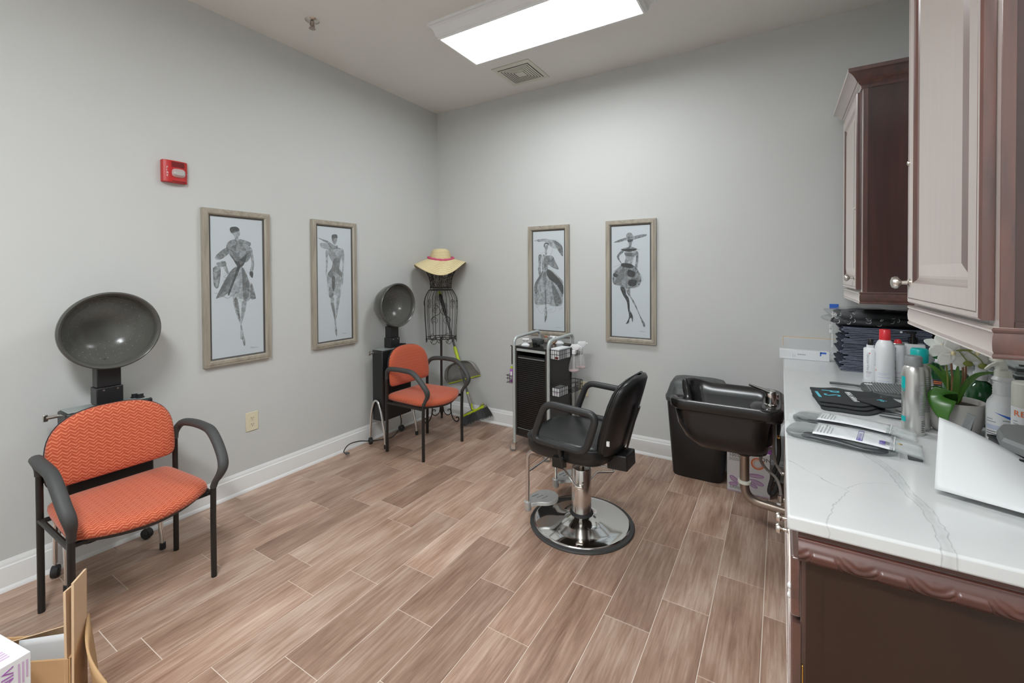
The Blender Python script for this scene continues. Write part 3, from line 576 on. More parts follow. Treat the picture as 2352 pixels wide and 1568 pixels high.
# ---------------------------------------------------------------- hooded hair dryers
def hood_dryer(label, loc):
    t = thing('hooded_hair_dryer', label, 'hair dryer', loc, 0, 'hooded hair dryers against the wall')
    BX(-.0625,.0625,-.17,.17,.21,.812).build('cabinet_body', 'black', t, bev=.008)
    top = BX(-.055,.057,-.16,.16,.812,.8155).build('control_panel', 'label', t, bev=.001)
    BX(-.045,.045,-.05,.05,.8155,.822).build('column_collar', 'black', t, bev=.004)
    BX(-.042,.042,-.053,.053,.82,.905).build('column_sleeve', 'black', t, bev=.004)
    BX(-.034,.034,-.0475,.0475,.905,1.004).build('column', 'black', t, bev=.004)
    for y in (-.025,.03): MB().lathe([(.004,0),(.004,.003)], 8, T=Matrix.Translation((.042,y,.892)) @ Matrix.Rotation(pi/2,4,'Y')).build('screw', 'nickel', t)
    for x, y in ((-.006,.115),(.022,.128)):
        k = MB().lathe([(.019,0),(.019,.004),(.015,.006),(.014,.020),(.012,.022)], 20, T=Matrix.Translation((x,y,.8155))).build('control_knob', 'black', t)
        BX(x-.001,x+.001,y-.012,y+.012,.8375,.8385).build('pointer', 'whiteprint', k)
    # hood: rim faces into the room, dome behind it
    cz, rx = 1.192, .087
    def rr(r, x, k=1.0): return [(x, r*1.02*cos(2*pi*i/72), cz+r*.965*sin(2*pi*i/72)) for i in range(72)]
    prof = [(.196,rx),(.197,rx-.02),(.190,rx-.05),(.175,rx-.10),(.146,rx-.150),(.10,rx-.182),(.05,rx-.194),(.012,rx-.197),(.0006,rx-.1972)]
    inner = [(.0006,rx-.1923),(.010,rx-.192),(.05,rx-.189),(.098,rx-.177),(.142,rx-.146),(.170,rx-.098),(.176,rx-.06),(.177,rx-.03)]
    MB().loft([rr(*p) for p in prof]+[rr(*p) for p in inner], c0=False, c1=False).build('hood', 'smoke', t, ang=60)
    MB().loft([rr(.177,rx-.03),rr(.178,rx-.012),rr(.184,rx),rr(.192,rx+.006),rr(.199,rx),rr(.199,rx-.016),rr(.196,rx-.018)], c0=False, c1=False).build('hood_rim', 'smokerim', t, ang=60)
    dots = MB()
    for k, (r, x) in enumerate(((.156,rx-.120),(.136,rx-.148),(.112,rx-.168),(.085,rx-.179))):
        n = (34,28,22,14)[k]
        for i in range(n):
            a = 2*pi*(i+.5*(k%2))/n; dots.ell((x, r*1.02*cos(a), cz+r*.965*sin(a)), .0022,.0022,.0022, n=6, k=4)
    stuff(dots.build('air_holes', 'dot', t))
    TB([(-.045,0,1.028),(-.02,0,.995)], .022, 10).build('hood_stem', 'black', t)
    for s in (-1, 1):
        y = s*.182
        P = smoothp([(.108,y+s*.004,.025),(.09,y,.15),(.06,y,.28),(.030,y,.36),(.005,y,.385),(-.03,y,.37),(-.06,y,.29),(-.075,y,.18),(-.082,y,.07)], 4)
        l = TB(P, .0105, 10).build('leg', 'chrome', t)
        MB().lathe([(.013,0),(.0145,.006),(.0135,.034)], 12, T=Matrix.Translation((.109,y+s*.004,0))).build('foot_cap', 'rubber', l)
        c = TB([(-.082,y,.04),(-.082,y,.075)], .007, 8).build('caster_stem', 'nickel', t)
        MB().lathe([(.010,-.014),(.027,-.013),(.029,0),(.027,.013),(.010,.014)], 20, T=Matrix.Translation((-.078,y,.029)) @ Matrix.Rotation(pi/2,4,'X') @ Matrix.Rotation(.5*s,4,'Y')).build('caster_wheel', 'rubber', c)
        MB().loft([ring(-.078,y,.03+.012*j,.024-.006*j,.017-.003*j,3,14) for j in range(3)]).build('caster_hood', 'black', c)
    # chrome bar at the left rear corner
    TB([(-.045,-.17,.79),(-.045,-.205,.79),(-.045,-.212,.79)], .009, 8).build('side_hook', 'nickel', t)
    BX(-.05,-.04,-.222,-.205,.774,.806).build('hook_plate', 'nickel', t, bev=.002)
    return t
hood_dryer('black hooded hair dryer on chrome legs behind the nearer orange chair', (-2.9375,.848,0))
hood_dryer('black hooded hair dryer on chrome legs beside the wire dress form', (-2.9375,2.785,0))
t = thing('dryer_power_cord', 'black power cord with plug trailing along the baseboard from the farther dryer', 'cord', (-3.0,2.6,0))
P = smoothp([(.10,.24,.21),(.115,.23,.12),(.08,.17,.03),(0.0,.09,.012),(-.02,.02,.02),(-.035,-.10,.055),(-.04,-.20,.06),(-.015,-.27,.035),(.012,-.275,.024)], 6)
TB(P, .0042, 8).build('cable', 'rubber', t)
MB().lathe([(.006,0),(.011,.008),(.012,.03),(.010,.034)], 12, T=TR((.010,-.277,.024), 0, 0, pi/2) @ Matrix.Rotation(-.3,4,'X')).build('plug', 'greyplastic', t)
for y in (-.005,.005): BX(.044,.062,-.277+y-.001,-.277+y+.001,.0215,.0265).build('plug_prong', 'nickel', t)
t = thing('dryer_power_cord', 'black power cord hanging in a loop under the nearer hair dryer', 'cord', (-2.95,.83,0))
TB(smoothp([(-.02,.06,.22),(-.02,.07,.17),(-.02,.03,.135),(-.02,-.06,.125),(-.02,-.10,.17),(-.02,-.10,.22)], 6), .0042, 8).build('cable', 'rubber', t)

# ---------------------------------------------------------------- wire dress form and straw hat
t = thing('wire_dress_form', 'dark wire dress form on a scrolled pole stand in the corner', 'mannequin', (-2.876,3.376,0))
TB([(0,0,.07),(0,0,.835)], .0115, 12).build('pole', 'iron', t)
MB().lathe([(.012,.03),(.008,.05),(.012,.07),(.02,.10),(.022,.13),(.013,.16),(.018,.19),(.012,.21)], 12).build('pole_collar', 'iron', t)
for deg in (16, 241, 128):
    a = radians(deg); f = lambda r, z: (r*cos(a), r*sin(a), z)
    m = MB()
    m.tube(smoothp([f(.012,.33),f(.05,.325),(f(.085,.28)),f(.098,.20),f(.098,.12),f(.110,.06),f(.132,.022),f(.158,.008),f(.178,.020),f(.180,.042),f(.165,.052),f(.155,.042)], 5), .0062, 8)
    m.tube(smoothp([f(.016,.13),f(.03,.085),f(.06,.065),f(.088,.075),f(.098,.10),f(.085,.125),f(.068,.118),f(.07,.104)], 5), .0045, 8)
    m.tube(smoothp([f(.014,.15),f(.02,.19),f(.038,.205),f(.052,.19),f(.046,.172),f(.036,.178)], 5), .004, 8)
    m.build('leg', 'iron', t)
HP = [(1.303,.115),(1.275,.134),(1.235,.154),(1.19,.1625),(1.05,.160),(.93,.153),(.83,.148)]
def hr(z):
    for (z0,r0),(z1,r1) in zip(HP, HP[1:]):
        if z1 <= z <= z0: return r0+(r1-r0)*(z0-z)/(z0-z1)
    return HP[0][1] if z > HP[0][0] else HP[-1][1]
for i in range(14):
    a = 2*pi*(i+.3)/14; TB(smoothp([(r*cos(a),r*sin(a),z) for z, r in HP], 3), .0027, 6).build('skirt_rib', 'iron', t)
def hoop(r, z, w, nm): return TB([(r*cos(2*pi*i/40), r*sin(2*pi*i/40), z) for i in range(40)], w, 6, closed=True).build(nm, 'iron', t)
hoop(.105,1.326,.0045,'waist_hoop'); hoop(.116,1.303,.0045,'waist_hoop'); hoop(.148,.832,.004,'hem_hoop')
for i in range(3):
    a = 2*pi*i/3+.4; TB([(0,0,.835),(.148*cos(a),.148*sin(a),.832)], .0035, 6).build('hem_spoke', 'iron', t)
FA = atan2(-3.41, 2.905)       # towards the room
def spiral(m, th, z, R, turns, w, start=0, sgn=1, rf=hr):
    P = []
    for i in range(26):
        u = i/25; r = R*(1-.85*u); b = start+sgn*2*pi*turns*u; zz = z+r*sin(b); q = rf(zz)+.003
        aa = th+r*cos(b)/q; P.append((q*cos(aa), q*sin(aa), zz))
    m.tube(P, w, 6)
m = MB()
for dth, z, R, s0, sg in ((-.75,1.20,.026,-1.5,1),(-.75,1.155,.026,1.5,-1),(-.15,1.225,.026,2,1),(.75,1.195,.028,-1.5,-1),(.75,1.145,.026,1.5,1),(1.25,1.19,.026,1,1),(1.25,1.14,.024,-1,-1),(-.28,1.15,.03,1.2,1),(.22,1.15,.03,1.9,-1),(-.35,1.115,.026,-1,-1),(.28,1.105,.028,-2,1),(-.42,1.02,.036,-1.2,1),(.36,1.02,.036,-1.9,-1),(2.3,1.17,.03,0,1),(3.1,1.17,.03,0,-1),(-1.6,1.17,.03,0,1)):
    spiral(m, FA+dth, z, R, 1.6, .0020, s0, sg)
def surf(th, z, k=.002): q = hr(z)+k; return (q*cos(FA+th), q*sin(FA+th), z)
for s in (-1,1):
    m.tube(smoothp([surf(-.02,1.10),surf(s*.12-.02,1.075),surf(s*.4-.02,1.055),surf(s*.62-.02,1.02),surf(s*.5-.02,.985)], 4), .0026, 6)
    m.tube(smoothp([surf(-.02,1.10),surf(s*.10-.02,1.14),surf(s*.3-.02,1.17)], 4), .0026, 6)
stuff(m.build('scroll_work', 'iron', t))
m = MB()
for i in range(12):
    a = 2*pi*i/12; s = 1 if i % 2 else -1
    P = [(.150*cos(a+d), .150*sin(a+d), z) for d, z in ((-.05,.818),(.02,.80),(.10,.806),(.12,.823),(.06,.828),(.05,.815))]
    m.tube(smoothp(P, 4), .0026, 6)
    if s > 0: m.tube(smoothp([(.149*cos(a+d), .149*sin(a+d), z) for d, z in ((0,.80),(.2,.785),(.38,.80),(.45,.83),(.30,.852),(.18,.845))], 4), .0026, 6)
stuff(m.build('hem_scrolls', 'iron', t))
BPF = [(1.31,.099),(1.38,.102),(1.43,.114),(1.47,.132),(1.505,.148),(1.525,.155)]
def br(z):
    for (z0,r0),(z1,r1) in zip(BPF, BPF[1:]):
        if z0 <= z <= z1: return r0+(r1-r0)*(z-z0)/(z1-z0)
    return BPF[0][1] if z < BPF[0][0] else BPF[-1][1]
m = MB(); rnd = random.Random(3)
for row in range(8):
    z = 1.338+.024*row; n = int(2*pi*br(z)/.030)
    for i in range(n):
        a = 2*pi*(i+rnd.random()*.5+.5*(row%2))/n
        spiral(m, a, z+rnd.uniform(-.006,.006), rnd.uniform(.013,.0185), rnd.uniform(.9,1.4), .0017, rnd.uniform(0,6.28), rnd.choice((-1,1)), br)
stuff(m.build('wire_lace_bodice', 'iron', t))
for i in range(8):
    a = 2*pi*i/8; TB(smoothp([(r*cos(a),r*sin(a),z) for z, r in BPF], 3), .003, 6).build('bodice_rib', 'iron', t)
hoop(.155,1.526,.004,'shoulder_hoop')

t = thing('straw_sun_hat', 'wide-brimmed pale straw sun hat with a pink yarn band on the dress form', 'hat', (-2.876,3.376,0))
def hatpt(r, a):
    d = a-FA; d -= 2*pi*round(d/(2*pi))   # 0 = towards the room, + = anticlockwise (image right)
    dr = .105*max(0,cos(d*.75-.05))**1.3+.016*cos(2*d+.9)+.020*cos(3*d-.4)
    u = max(0, (r-.105)/.15)
    wav = 1-.05*sin(2*d)
    z = 1.615-.022*u-dr*u**1.2*1.1
    e = d+pi/2+.75; e -= 2*pi*round(e/(2*pi))
    if abs(e) < 1.0: z -= .085*(u**2)*cos(e*pi/2)
    return (r*wav*cos(a), r*wav*sin(a), z+(.0014 if int(r/.0062) % 2 else -.0014))
rings = [[hatpt(.098+.0062*j, 2*pi*i/64) for i in range(64)] for j in range(26)]
MB().loft(rings, c0=False, c1=False).build('brim', 'straw', t, solid=.0025, ang=80)
cr = []
for r, z in ((.104,1.612),(.103,1.625),(.1035,1.632),(.099,1.645),(.1,1.652),(.094,1.664),(.0945,1.670),(.086,1.682),(.0865,1.687),(.072,1.698),(.07,1.702),(.045,1.708),(.012,1.711)): cr.append((r,z))
MB().lathe(cr, 48, c0=False).build('crown', 'straw', t, ang=80)
P = []
for i in range(36):
    a = 2*pi*i/36; d = a-FA; r = .121; h = hatpt(r, a)
    dd = d-2*pi*round(d/(2*pi)); P.append((h[0]*(1+.10*max(0,cos(dd-.35))), h[1]*(1+.10*max(0,cos(dd-.35))), h[2]+.012-.022*max(0,cos(dd-.35))))
TB(P, [.0115+.0018*sin(i*2.7) for i in range(36)], 10, closed=True).build('yarn_band', 'pink', t)

# ---------------------------------------------------------------- broom and dustpan
t = thing('broom', 'angled broom with dark bristles and a lime and taupe head leaning in the corner', 'broom', (-2.595,3.47,0))
h0, h1 = Vector((0,0,.205)), Vector((-.467,.102,1.265)); hp = lambda u: h0+(h1-h0)*u
TB([hp(-.02),hp(.8)], .0105, 12).build('handle', 'greyplastic', t)
TB([hp(.30),hp(.32),hp(.47),hp(.49)], [.013,.0165,.0165,.012], 12).build('hand_grip', 'lime', t)
TB([hp(.78),hp(.80),hp(.97),hp(.985)], [.011,.015,.018,.012], 12).build('top_grip', 'black', t)
TB([hp(.985),hp(1.01)], [.013,.011], 12).build('hanging_cap', 'lime', t)
TB([hp(-.06),hp(.0),hp(.07)], [.014,.0165,.014], 12).build('ferrule', 'greybrown', t)
TB([hp(.07),hp(.085)], [.015,.014], 12).build('ferrule_ring', 'lime', t)
A, B = Vector((-.03,-.065,.078)), Vector((.196,-.01,.205))
e = hp(-.06)
TB(smoothp([e+Vector((0,0,.01)),e+Vector((.012,-.004,-.012)),e+Vector((.06,0,-.006)),B+Vector((-.03,-.004,.012)),B+Vector((0,0,.0)),B+Vector((-.02,-.004,-.014))], 5), [.013]*0 or .0115, 10).build('head_arm', 'greybrown', t)
TB(smoothp([e+Vector((.004,-.012,.06)),e+Vector((.010,-.013,.01)),e+Vector((.03,-.010,.004)),e+Vector((.07,-.007,.004)),B+Vector((-.025,-.009,.018))], 5), .0075, 10).build('lime_accent', 'lime', t)
TB([A,(A+B)/2,B+Vector((.002,0,0))], .0085, 10, flat=1.5).build('head_bar', 'lime', t)
TB([e+Vector((-.002,0,-.008)),A+Vector((.005,0,.02))], .0045, 8).build('head_strut', 'greybrown', t)
m = MB(); rnd = random.Random(5); tl, tr = Vector((-.008,-.148,.004)), Vector((.245,.025,.098))
for i in range(210):
    u = (i+.5)/210; q = rnd.uniform(-1,1)
    a = A.lerp(B,u)+Vector((0,q*.008,-.004)); b = tl.lerp(tr,u)+Vector((rnd.uniform(-.008,.008),q*.02,rnd.uniform(-.004,.010)))
    m.tube([a,(a+b)/2+Vector((0,.004,0)),b], [.0020,.0022,.0012], 4)
for v in (0,1):
    m.add([A+Vector((0,-.004+.008*v,0)),B+Vector((0,-.004+.008*v,0)),tr+Vector((-.008,.004*v,.01)),tl+Vector((.004,.004*v,.012))],[(0,1,2,3)])
stuff(m.build('bristles', 'greyrubber', t, smooth=False))
t = thing('dustpan', 'taupe translucent dustpan with a lime lip clipped to the broom handle', 'dustpan', (-2.742,3.562,.388))
T = basis((0,0,0), (.393,0,.132), (-.132,0,.393))
ol = [(-.207,0),(-.212,.03),(-.20,.08),(-.175,.13),(-.13,.165),(-.06,.182),(0,.186),(.06,.182),(.13,.165),(.175,.13),(.20,.08),(.212,.03),(.207,0)]
MB().prism(ol, -.012, -.009, T=T).build('pan_floor', 'dustpan', t, smooth=False)
P = smoothp([(x,y,0) for x,y in ol], 3)
MB().loft([[(p.x,p.y,-.012) for p in P],[(p.x*1.02,p.y*1.03,.045*min(1,p.y/.06)-.006) for p in P]], T=T, closed=False).build('pan_wall', 'dustpan', t, solid=.003)
TB([(-.21,0,-.006),(.21,0,-.006)], .006, 8, T=T).build('lime_lip', 'lime', t)
TB([(0,.186,.01),(-.012,.215,.022)], .014, 10, T=T).build('clip_socket', 'greybrown', t)
MB().grid(lambda u,v: (-.15+.30*u, .02+.035*v+.05*v*sin(pi*u), -.008+.006*sin(pi*v)), 12, 4, T=T).build('pan_ramp', 'dustpan', t)

# ---------------------------------------------------------------- roller-front trolley
t = thing('salon_trolley', 'black roller-shutter salon trolley with grey tube frame and wire baskets', 'trolley', (-1.872,3.11,0), radians(-8))
w, d = .340, .362
BX(.013,w-.013,.004,d-.004,.135,.150).build('bottom_panel', 'black', t, bev=.002)
BX(.013,w-.013,.0,d,.855,.872).build('top_panel', 'blackgloss', t, bev=.002)
BX(.013,.024,.0,d,.15,.855).build('side_panel', 'side', t); BX(w-.024,w-.013,.0,d,.15,.855).build('side_panel', 'side', t)
BX(.024,w-.024,d-.01,d,.15,.855).build('back_panel', 'black', t)
BX(.024,.032,.0,.012,.15,.855).build('front_stile', 'blackgloss', t); BX(w-.032,w-.024,.0,.012,.15,.855).build('front_stile', 'blackgloss', t)
BX(.027,w-.027,-.003,.006,.832,.852).build('silver_band', 'steel', t, bev=.001)
BX(.03,w-.03,.004,.010,.150,.205).build('kick_panel', 'blackgloss', t)
sl = []
for i in range(37):
    z = .208+.0160*i
    sl += [(.009,z),(.0035,z+.003),(.0035,z+.0115),(.009,z+.0145)]
MB().loft([[(x,y,z) for y,z in sl] for x in (.033,w-.033)], closed=False).build('roller_shutter', 'blackgloss', t, smooth=False)
BX(.04,w-.04,.000,.0055,.775,.782).build('shutter_pull', 'midgrey', t, bev=.001)
BX(.034,w-.034,.0,.008,.2,.2035).build('shutter_edge', 'midgrey', t)
for s, x in ((-1,0.0),(1,w)):
    P = fillet([(x,0,.075),(x,0,.935),(x,d,.958),(x,d,.075)], .055, 6)
    TB(P, .0125, 12).build('side_frame', 'steel', t)
    for y in (0, d):
        c = MB().lathe([(.010,.06),(.017,.062),(.018,.075),(.012,.078)], 12, T=Matrix.Translation((x,y,0))).build('caster', 'nickel', t)
        MB().lathe([(.008,-.010),(.022,-.0095),(.0245,-.005),(.0245,.005),(.022,.0095),(.008,.010)], 18, T=Matrix.Translation((x-.014,y-.006,.0245)) @ Matrix.Rotation(pi/2,4,'X') @ Matrix.Rotation(.6,4,'Y')).build('wheel', 'midgrey', c)
        m = MB(); m.box(-.020,.016,-.013,-.011,.012,.056, T=TR((x-.006,y-.004,.006),.5)); m.box(-.020,.016,.011,.013,.012,.056, T=TR((x-.006,y-.004,.006),.5)); m.box(-.016,.016,-.013,.013,.052,.057, T=TR((x-.006,y-.004,.006),.5))
        m.build('fork', 'nickel', c, smooth=False)
def basket(x0, x1, y0, y1, z0, z1):
    m = MB(); r = .0019
    for z in (z0, (z0+z1)/2+.004, z1):
        m.tube([(x0,y0,z),(x1,y0,z),(x1,y1,z),(x0,y1,z)], r*(1.4 if z == z1 else 1), 6, closed=True)
    for j in range(15):
        y = y0+(y1-y0)*j/14
        m.tube([(x1,y,z1),(x1,y,z0)], r, 5) if j in (0,1,2,3,4,10,11,12,13,14) else None
        m.tube([(x0,y,z0),(x1,y,z0)], r, 5)
    for j in range(1,4):
        x = x0+(x1-x0)*j/4
        for y in (y0,y1): m.tube([(x,y,z1),(x,y,z0)], r, 5)
    return stuff(m.build('wire_basket', 'blackmetal', t))
basket(w+.014,w+.100,.0,.345,.800,.872); basket(w+.014,w+.100,.0,.345,.515,.588); basket(-.085,-.014,.0,.345,.555,.615)
TW = TR((-1.872,3.11,0), radians(-8))
def tw(x, y, z): return tuple(TW @ Vector((x,y,z)))
def tbox(name, label, cat, x0, x1, y0, y1, z0, z1, mt, group=None, rz=0):
    o = BX(-(x1-x0)/2,(x1-x0)/2,-(y1-y0)/2,(y1-y0)/2,0,z1-z0).build(name, mt, None, bev=.0015); o.location = tw((x0+x1)/2,(y0+y1)/2,z0); o.rotation_euler = (0,0,radians(-8)+rz)
    return tag(o, label, cat, group)
o = tbox('tissue_carton', 'long white paper carton in the trolley upper right basket', 'box', w+.020,w+.096,.006,.165,.8025,.884, 'card')
BX(.0,.030,-.0797,-.0785,.004,.020).build('red_mark', 'darkred', o, smooth=False)
BX(-.03,.025,.02,.03,.0815,.0825).build('lid_tab', 'paper', o, smooth=False)
o = tbox('small_carton', 'small white carton in the trolley lower right basket', 'box', w+.024,w+.092,.012,.135,.5175,.575, 'card')
BX(-.032,.032,-.058,.058,.0575,.0595).build('plastic_window', 'midgrey', o, smooth=False)
BX(-.02,.02,-.0625,-.0610,.022,.030).build('violet_mark', 'lilac', o, smooth=False)
for i, (yy, top) in enumerate(((.03,'lime'),(.075,'orangeprint'),(.12,'lime'))):
    o = MB().lathe([(.0145,0),(.0165,.004),(.0165,.105),(.012,.112)], 14).build('foam_can', 'purple', None); o.location = tw(-.050,yy,.5575)
    tag(o, ('purple tube with green cap, foremost in the trolley left basket','purple tube with orange cap in the trolley left basket','purple tube with green cap, rearmost in the trolley left basket')[i], 'tube', 'tubes in the trolley left basket')
    MB().lathe([(.0125,.112),(.0125,.128),(.010,.130)], 12).build('cap', top, o)
    BX(-.004,.012,-.0172,-.0160,.02,.09).build('pale_label', 'whiteprint', o, smooth=False)
o = BX(-.012,-.006,-.005,.005,-.155,0).build('hanging_comb', 'black', None, bev=.002); o.location = tw(-.014,.0,.868); o.rotation_euler = (0,0,radians(-8)); tag(o, 'black comb hanging on the left side of the trolley', 'comb')
stuff(MB().box(-.022,-.010,-.003,.003,-.006,.002).build('comb_hook', 'black', o))
# spray bottles hung by their triggers
def spray_bottle(label, loc, rz):
    t = thing('spray_bottle', label, 'spray bottle', loc, rz, 'clear spray bottles hung on the trolley')
    MB().lathe([(.040,0),(.0425,.006),(.041,.03),(.033,.075),(.020,.118),(.0135,.135),(.0135,.146)], 24, c1=False).build('bottle', 'clearbottle', t)
    MB().lathe([(.039,.003),(.0405,.006),(.0405,.009)], 20).build('liquid', 'pinkliquid', t)
    TB([(0,0,.015),(0,0,.14)], .0022, 6).build('dip_tube', 'white', t)
    MB().lathe([(.0165,.136),(.0165,.162),(.012,.166)], 16).build('collar', 'white', t)
    MB().loft([ring(-.012,0,.166,.018,.011,3,14),ring(-.014,0,.182,.032,.012,3,14),ring(-.012,0,.202,.036,.0115,3,14),ring(-.008,0,.212,.026,.010,3,14)]).build('spray_head', 'white', t)
    TB([(.022,0,.196),(.036,0,.17),(.034,0,.145),(.042,0,.13)], [.006,.005,.005,.004], 8, flat=1.5, upv=(0,1,0)).build('trigger', 'white', t)
    MB().lathe([(.007,0),(.007,.010)], 10, T=TR((-.046,0,.193),0,0,-pi/2)).build('nozzle', 'white', t)
spray_bottle('clear spray bottle with white trigger hung on the trolley, the nearer of two', tw(w+.118,.185,.690), radians(200))
spray_bottle('clear spray bottle with white trigger hung on the trolley, the farther of two', tw(w+.120,.285,.700), radians(215))
# things on the trolley top
def claw_clip(label, x, y, rz, s=1):
    t = thing('butterfly_clip', label, 'hair clip', tw(x,y,.872), rz, 'white butterfly clips on the trolley top')
    for q in (-1,1):
        MB().loft([[(-.032*s,q*.014*s,0),(-.018*s,q*.018*s,.0),(.018*s,q*.018*s,0),(.032*s,q*.014*s,0)],[(-.012*s,q*.008*s,.020*s),(-.010*s,q*.011*s,.02*s),(.010*s,q*.011*s,.02*s),(.012*s,q*.008*s,.020*s)],[(-.026*s,q*.02*s,.046*s),(-.018*s,q*.023*s,.045*s),(.018*s,q*.023*s,.045*s),(.026*s,q*.02*s,.046*s)]]).build('clip_jaw', 'white', t, solid=.002)
    TB([(-.014*s,0,.021*s),(.014*s,0,.021*s)], .006*s, 8).build('hinge', 'nickel', t)
claw_clip('white butterfly hair clip at the front left of the trolley top', .066, .07, .4, 1.1)
claw_clip('white butterfly hair clip at the back of the trolley top, left of its neighbour', .155, .315, -.2, 1.15)
claw_clip('white butterfly hair clip at the back of the trolley top, right of its neighbour', .235, .320, .5, 1.15)
t = thing('dryer_nozzle', 'black hair-dryer nozzle lying on the trolley top', 'hair dryer nozzle', tw(.145,.135,.872), radians(-20))
MB().loft([ring(0,0,z,a,b,2.4,24) for z, a, b in ((.012,.050,.034),(.030,.056,.040),(.048,.058,.042))]+[ring(0,0,z,a,b,2.4,24) for z, a, b in ((.048,.050,.034),(.022,.044,.028))]).build('nozzle_body', 'greyplastic', t)
MB().lathe([(.018,.0),(.016,.012),(.020,.016)], 16).build('neck', 'blackgloss', t)
TB([(.012,-.03,.016),(.016,-.062,.012)], [.009,.013], 10).build('tab', 'blackgloss', t)
t = thing('brown_jar', 'small brown translucent jar at the back of the trolley top', 'jar', tw(.115,.30,.872))
MB().lathe([(.022,0),(.024,.004),(.024,.034),(.020,.040)], 18).build('jar_body', 'greybrown', t); MB().lathe([(.021,.040),(.021,.052),(.018,.054)], 18).build('lid', 'stake', t)
t = thing('hair_roller', 'brown ring-shaped hair roller beside the clips on the trolley top', 'roller', tw(.215,.262,.872))
TB([(.018*cos(2*pi*i/20),0,.024+.018*sin(2*pi*i/20)) for i in range(20)], .006, 8, closed=True).build('roller_ring', 'stake', t)

# ---------------------------------------------------------------- black hydraulic salon chair
t = thing('salon_chair', 'black vinyl hydraulic salon chair on a round chrome base', 'salon chair', (-.995,2.41,0), radians(177))
MB().lathe([(.300,0),(.302,.006),(.298,.013),(.270,.016)], 64).build('base_ring', 'greyrubber', t)
MB().lathe([(.278,.0135),(.276,.020),(.268,.023),(.20,.027),(.14,.034),(.10,.043),(.075,.056),(.062,.066)], 64).build('base_dish', 'chrome', t, ang=60)
MB().lathe([(.066,.058),(.069,.064),(.066,.072),(.058,.074)], 32).build('column_seal', 'rubber', t)
MB().lathe([(.0565,.07),(.0565,.325),(.053,.330),(.02,.331)], 40).build('pump_column', 'worn', t)
MB().lathe([(.019,.33),(.019,.445)], 20).build('piston', 'pipe', t)
BX(-.07,.09,-.07,.07,.425,.445).build('seat_plate', 'blackmetal', t, bev=.003)
def slab(prof, nm, mt, cx=0, cy=0, e=4.2, n=44): return MB().loft([ring(cx+dx,cy,z,hx,hy,e,n) for dx,hx,hy,z in prof]).build(nm, mt, t, ang=60)
s = slab([(0,.225,.225,.440),(0,.243,.240,.452),(0,.250,.246,.480),(0,.250,.246,.512),(0,.246,.242,.528)], 'seat_side', 'vinyl', .022)
slab([(0,.248,.244,.526),(0,.238,.234,.541),(0,.20,.20,.549),(0,.10,.10,.552)], 'seat', 'vinyl', .022)
TB([tuple(p) for p in ring(.022,0,.527,.250,.246,4.2,60)], .0045, 8, closed=True).build('seat_piping', 'vinyl', t)
# backrest: leaning panel, wider in the middle
bw = [(.50,.185),(.53,.205),(.60,.222),(.70,.228),(.78,.222),(.84,.205),(.88,.178),(.905,.12)]
def bx(z): return -.215-.115*(z-.50)/.4
def sect(z, hw, f, b): # cross-section at height z
    pts = []
    for i in range(28):
        a = 2*pi*i/28; c, s_ = cos(a), sin(a); y = hw*math.copysign(abs(s_)**.62, s_); x = math.copysign(abs(c)**.62, c)
        pts.append((bx(z)+(f if x > 0 else b)*x+.03*(y/.22)**2, y, z))
    return pts
zz = [.488,.495]+[z for z, _ in bw]+[.915,.918]
ww = [.10,.16]+[v for _, v in bw]+[.07,.03]
ff = [.012,.026]+[.040]*6+[.034,.024]+[.010,.004]
MB().loft([sect(z,v,f,.018) for z,v,f in zip(zz,ww,ff)]).build('backrest', 'vinyl', t, ang=60)
MB().loft([sect(z,v*.985,.002,b) for z,v,b in zip(zz,ww,[.02,.034]+[.042]*7+[.034,.026,.020])]).build('back_shell', 'vinyl', t, ang=60)
seam = [(bx(z)+.003+.03*(v/.22)**2, v*1.004, z) for z, v in zip(zz[1:-1],ww[1:-1])]
P = smoothp([(p[0],-p[1],p[2]) for p in seam]+[(bx(.917),0,.919)]+seam[::-1], 4); TB(P, .004, 6).build('back_piping', 'vinyl', t)
BX(-.262,-.247,.214,.2238,.578,.602).build('care_tag', 'whiteprint', t)
TB([(-.262,0,.40),(-.275,0,.50),(-.318,0,.66),(-.345,0,.74)], [.020]*4, 4, flat=.3, upv=(1,0,.25)).build('back_support', 'blackmetal', t)
BX(-.325,-.21,-.07,.07,.380,.462, T=TR((0,0,0),0,0,.06)).build('tilt_housing', 'black', t, bev=.006)
BX(-.02,.05,.225,.262,.415,.470).build('arm_bracket', 'blackmetal', t, bev=.003); BX(-.02,.05,-.262,-.225,.415,.470).build('arm_bracket', 'blackmetal', t, bev=.003)
for s in (-1,1):
    y = .268*s
    P = fillet([(.0,y,.541),(.165,y,.548),(.085,y,.757),(-.215,y,.742),(-.150,y,.536),(-.0,y,.5409)], .055, 7)
    TB(P, .0195, 14).build('armrest', 'armblack', t)
    TB([(.0,y*.93,.46),(.0,y,.53)], .012, 8).build('arm_post', 'blackmetal', t)
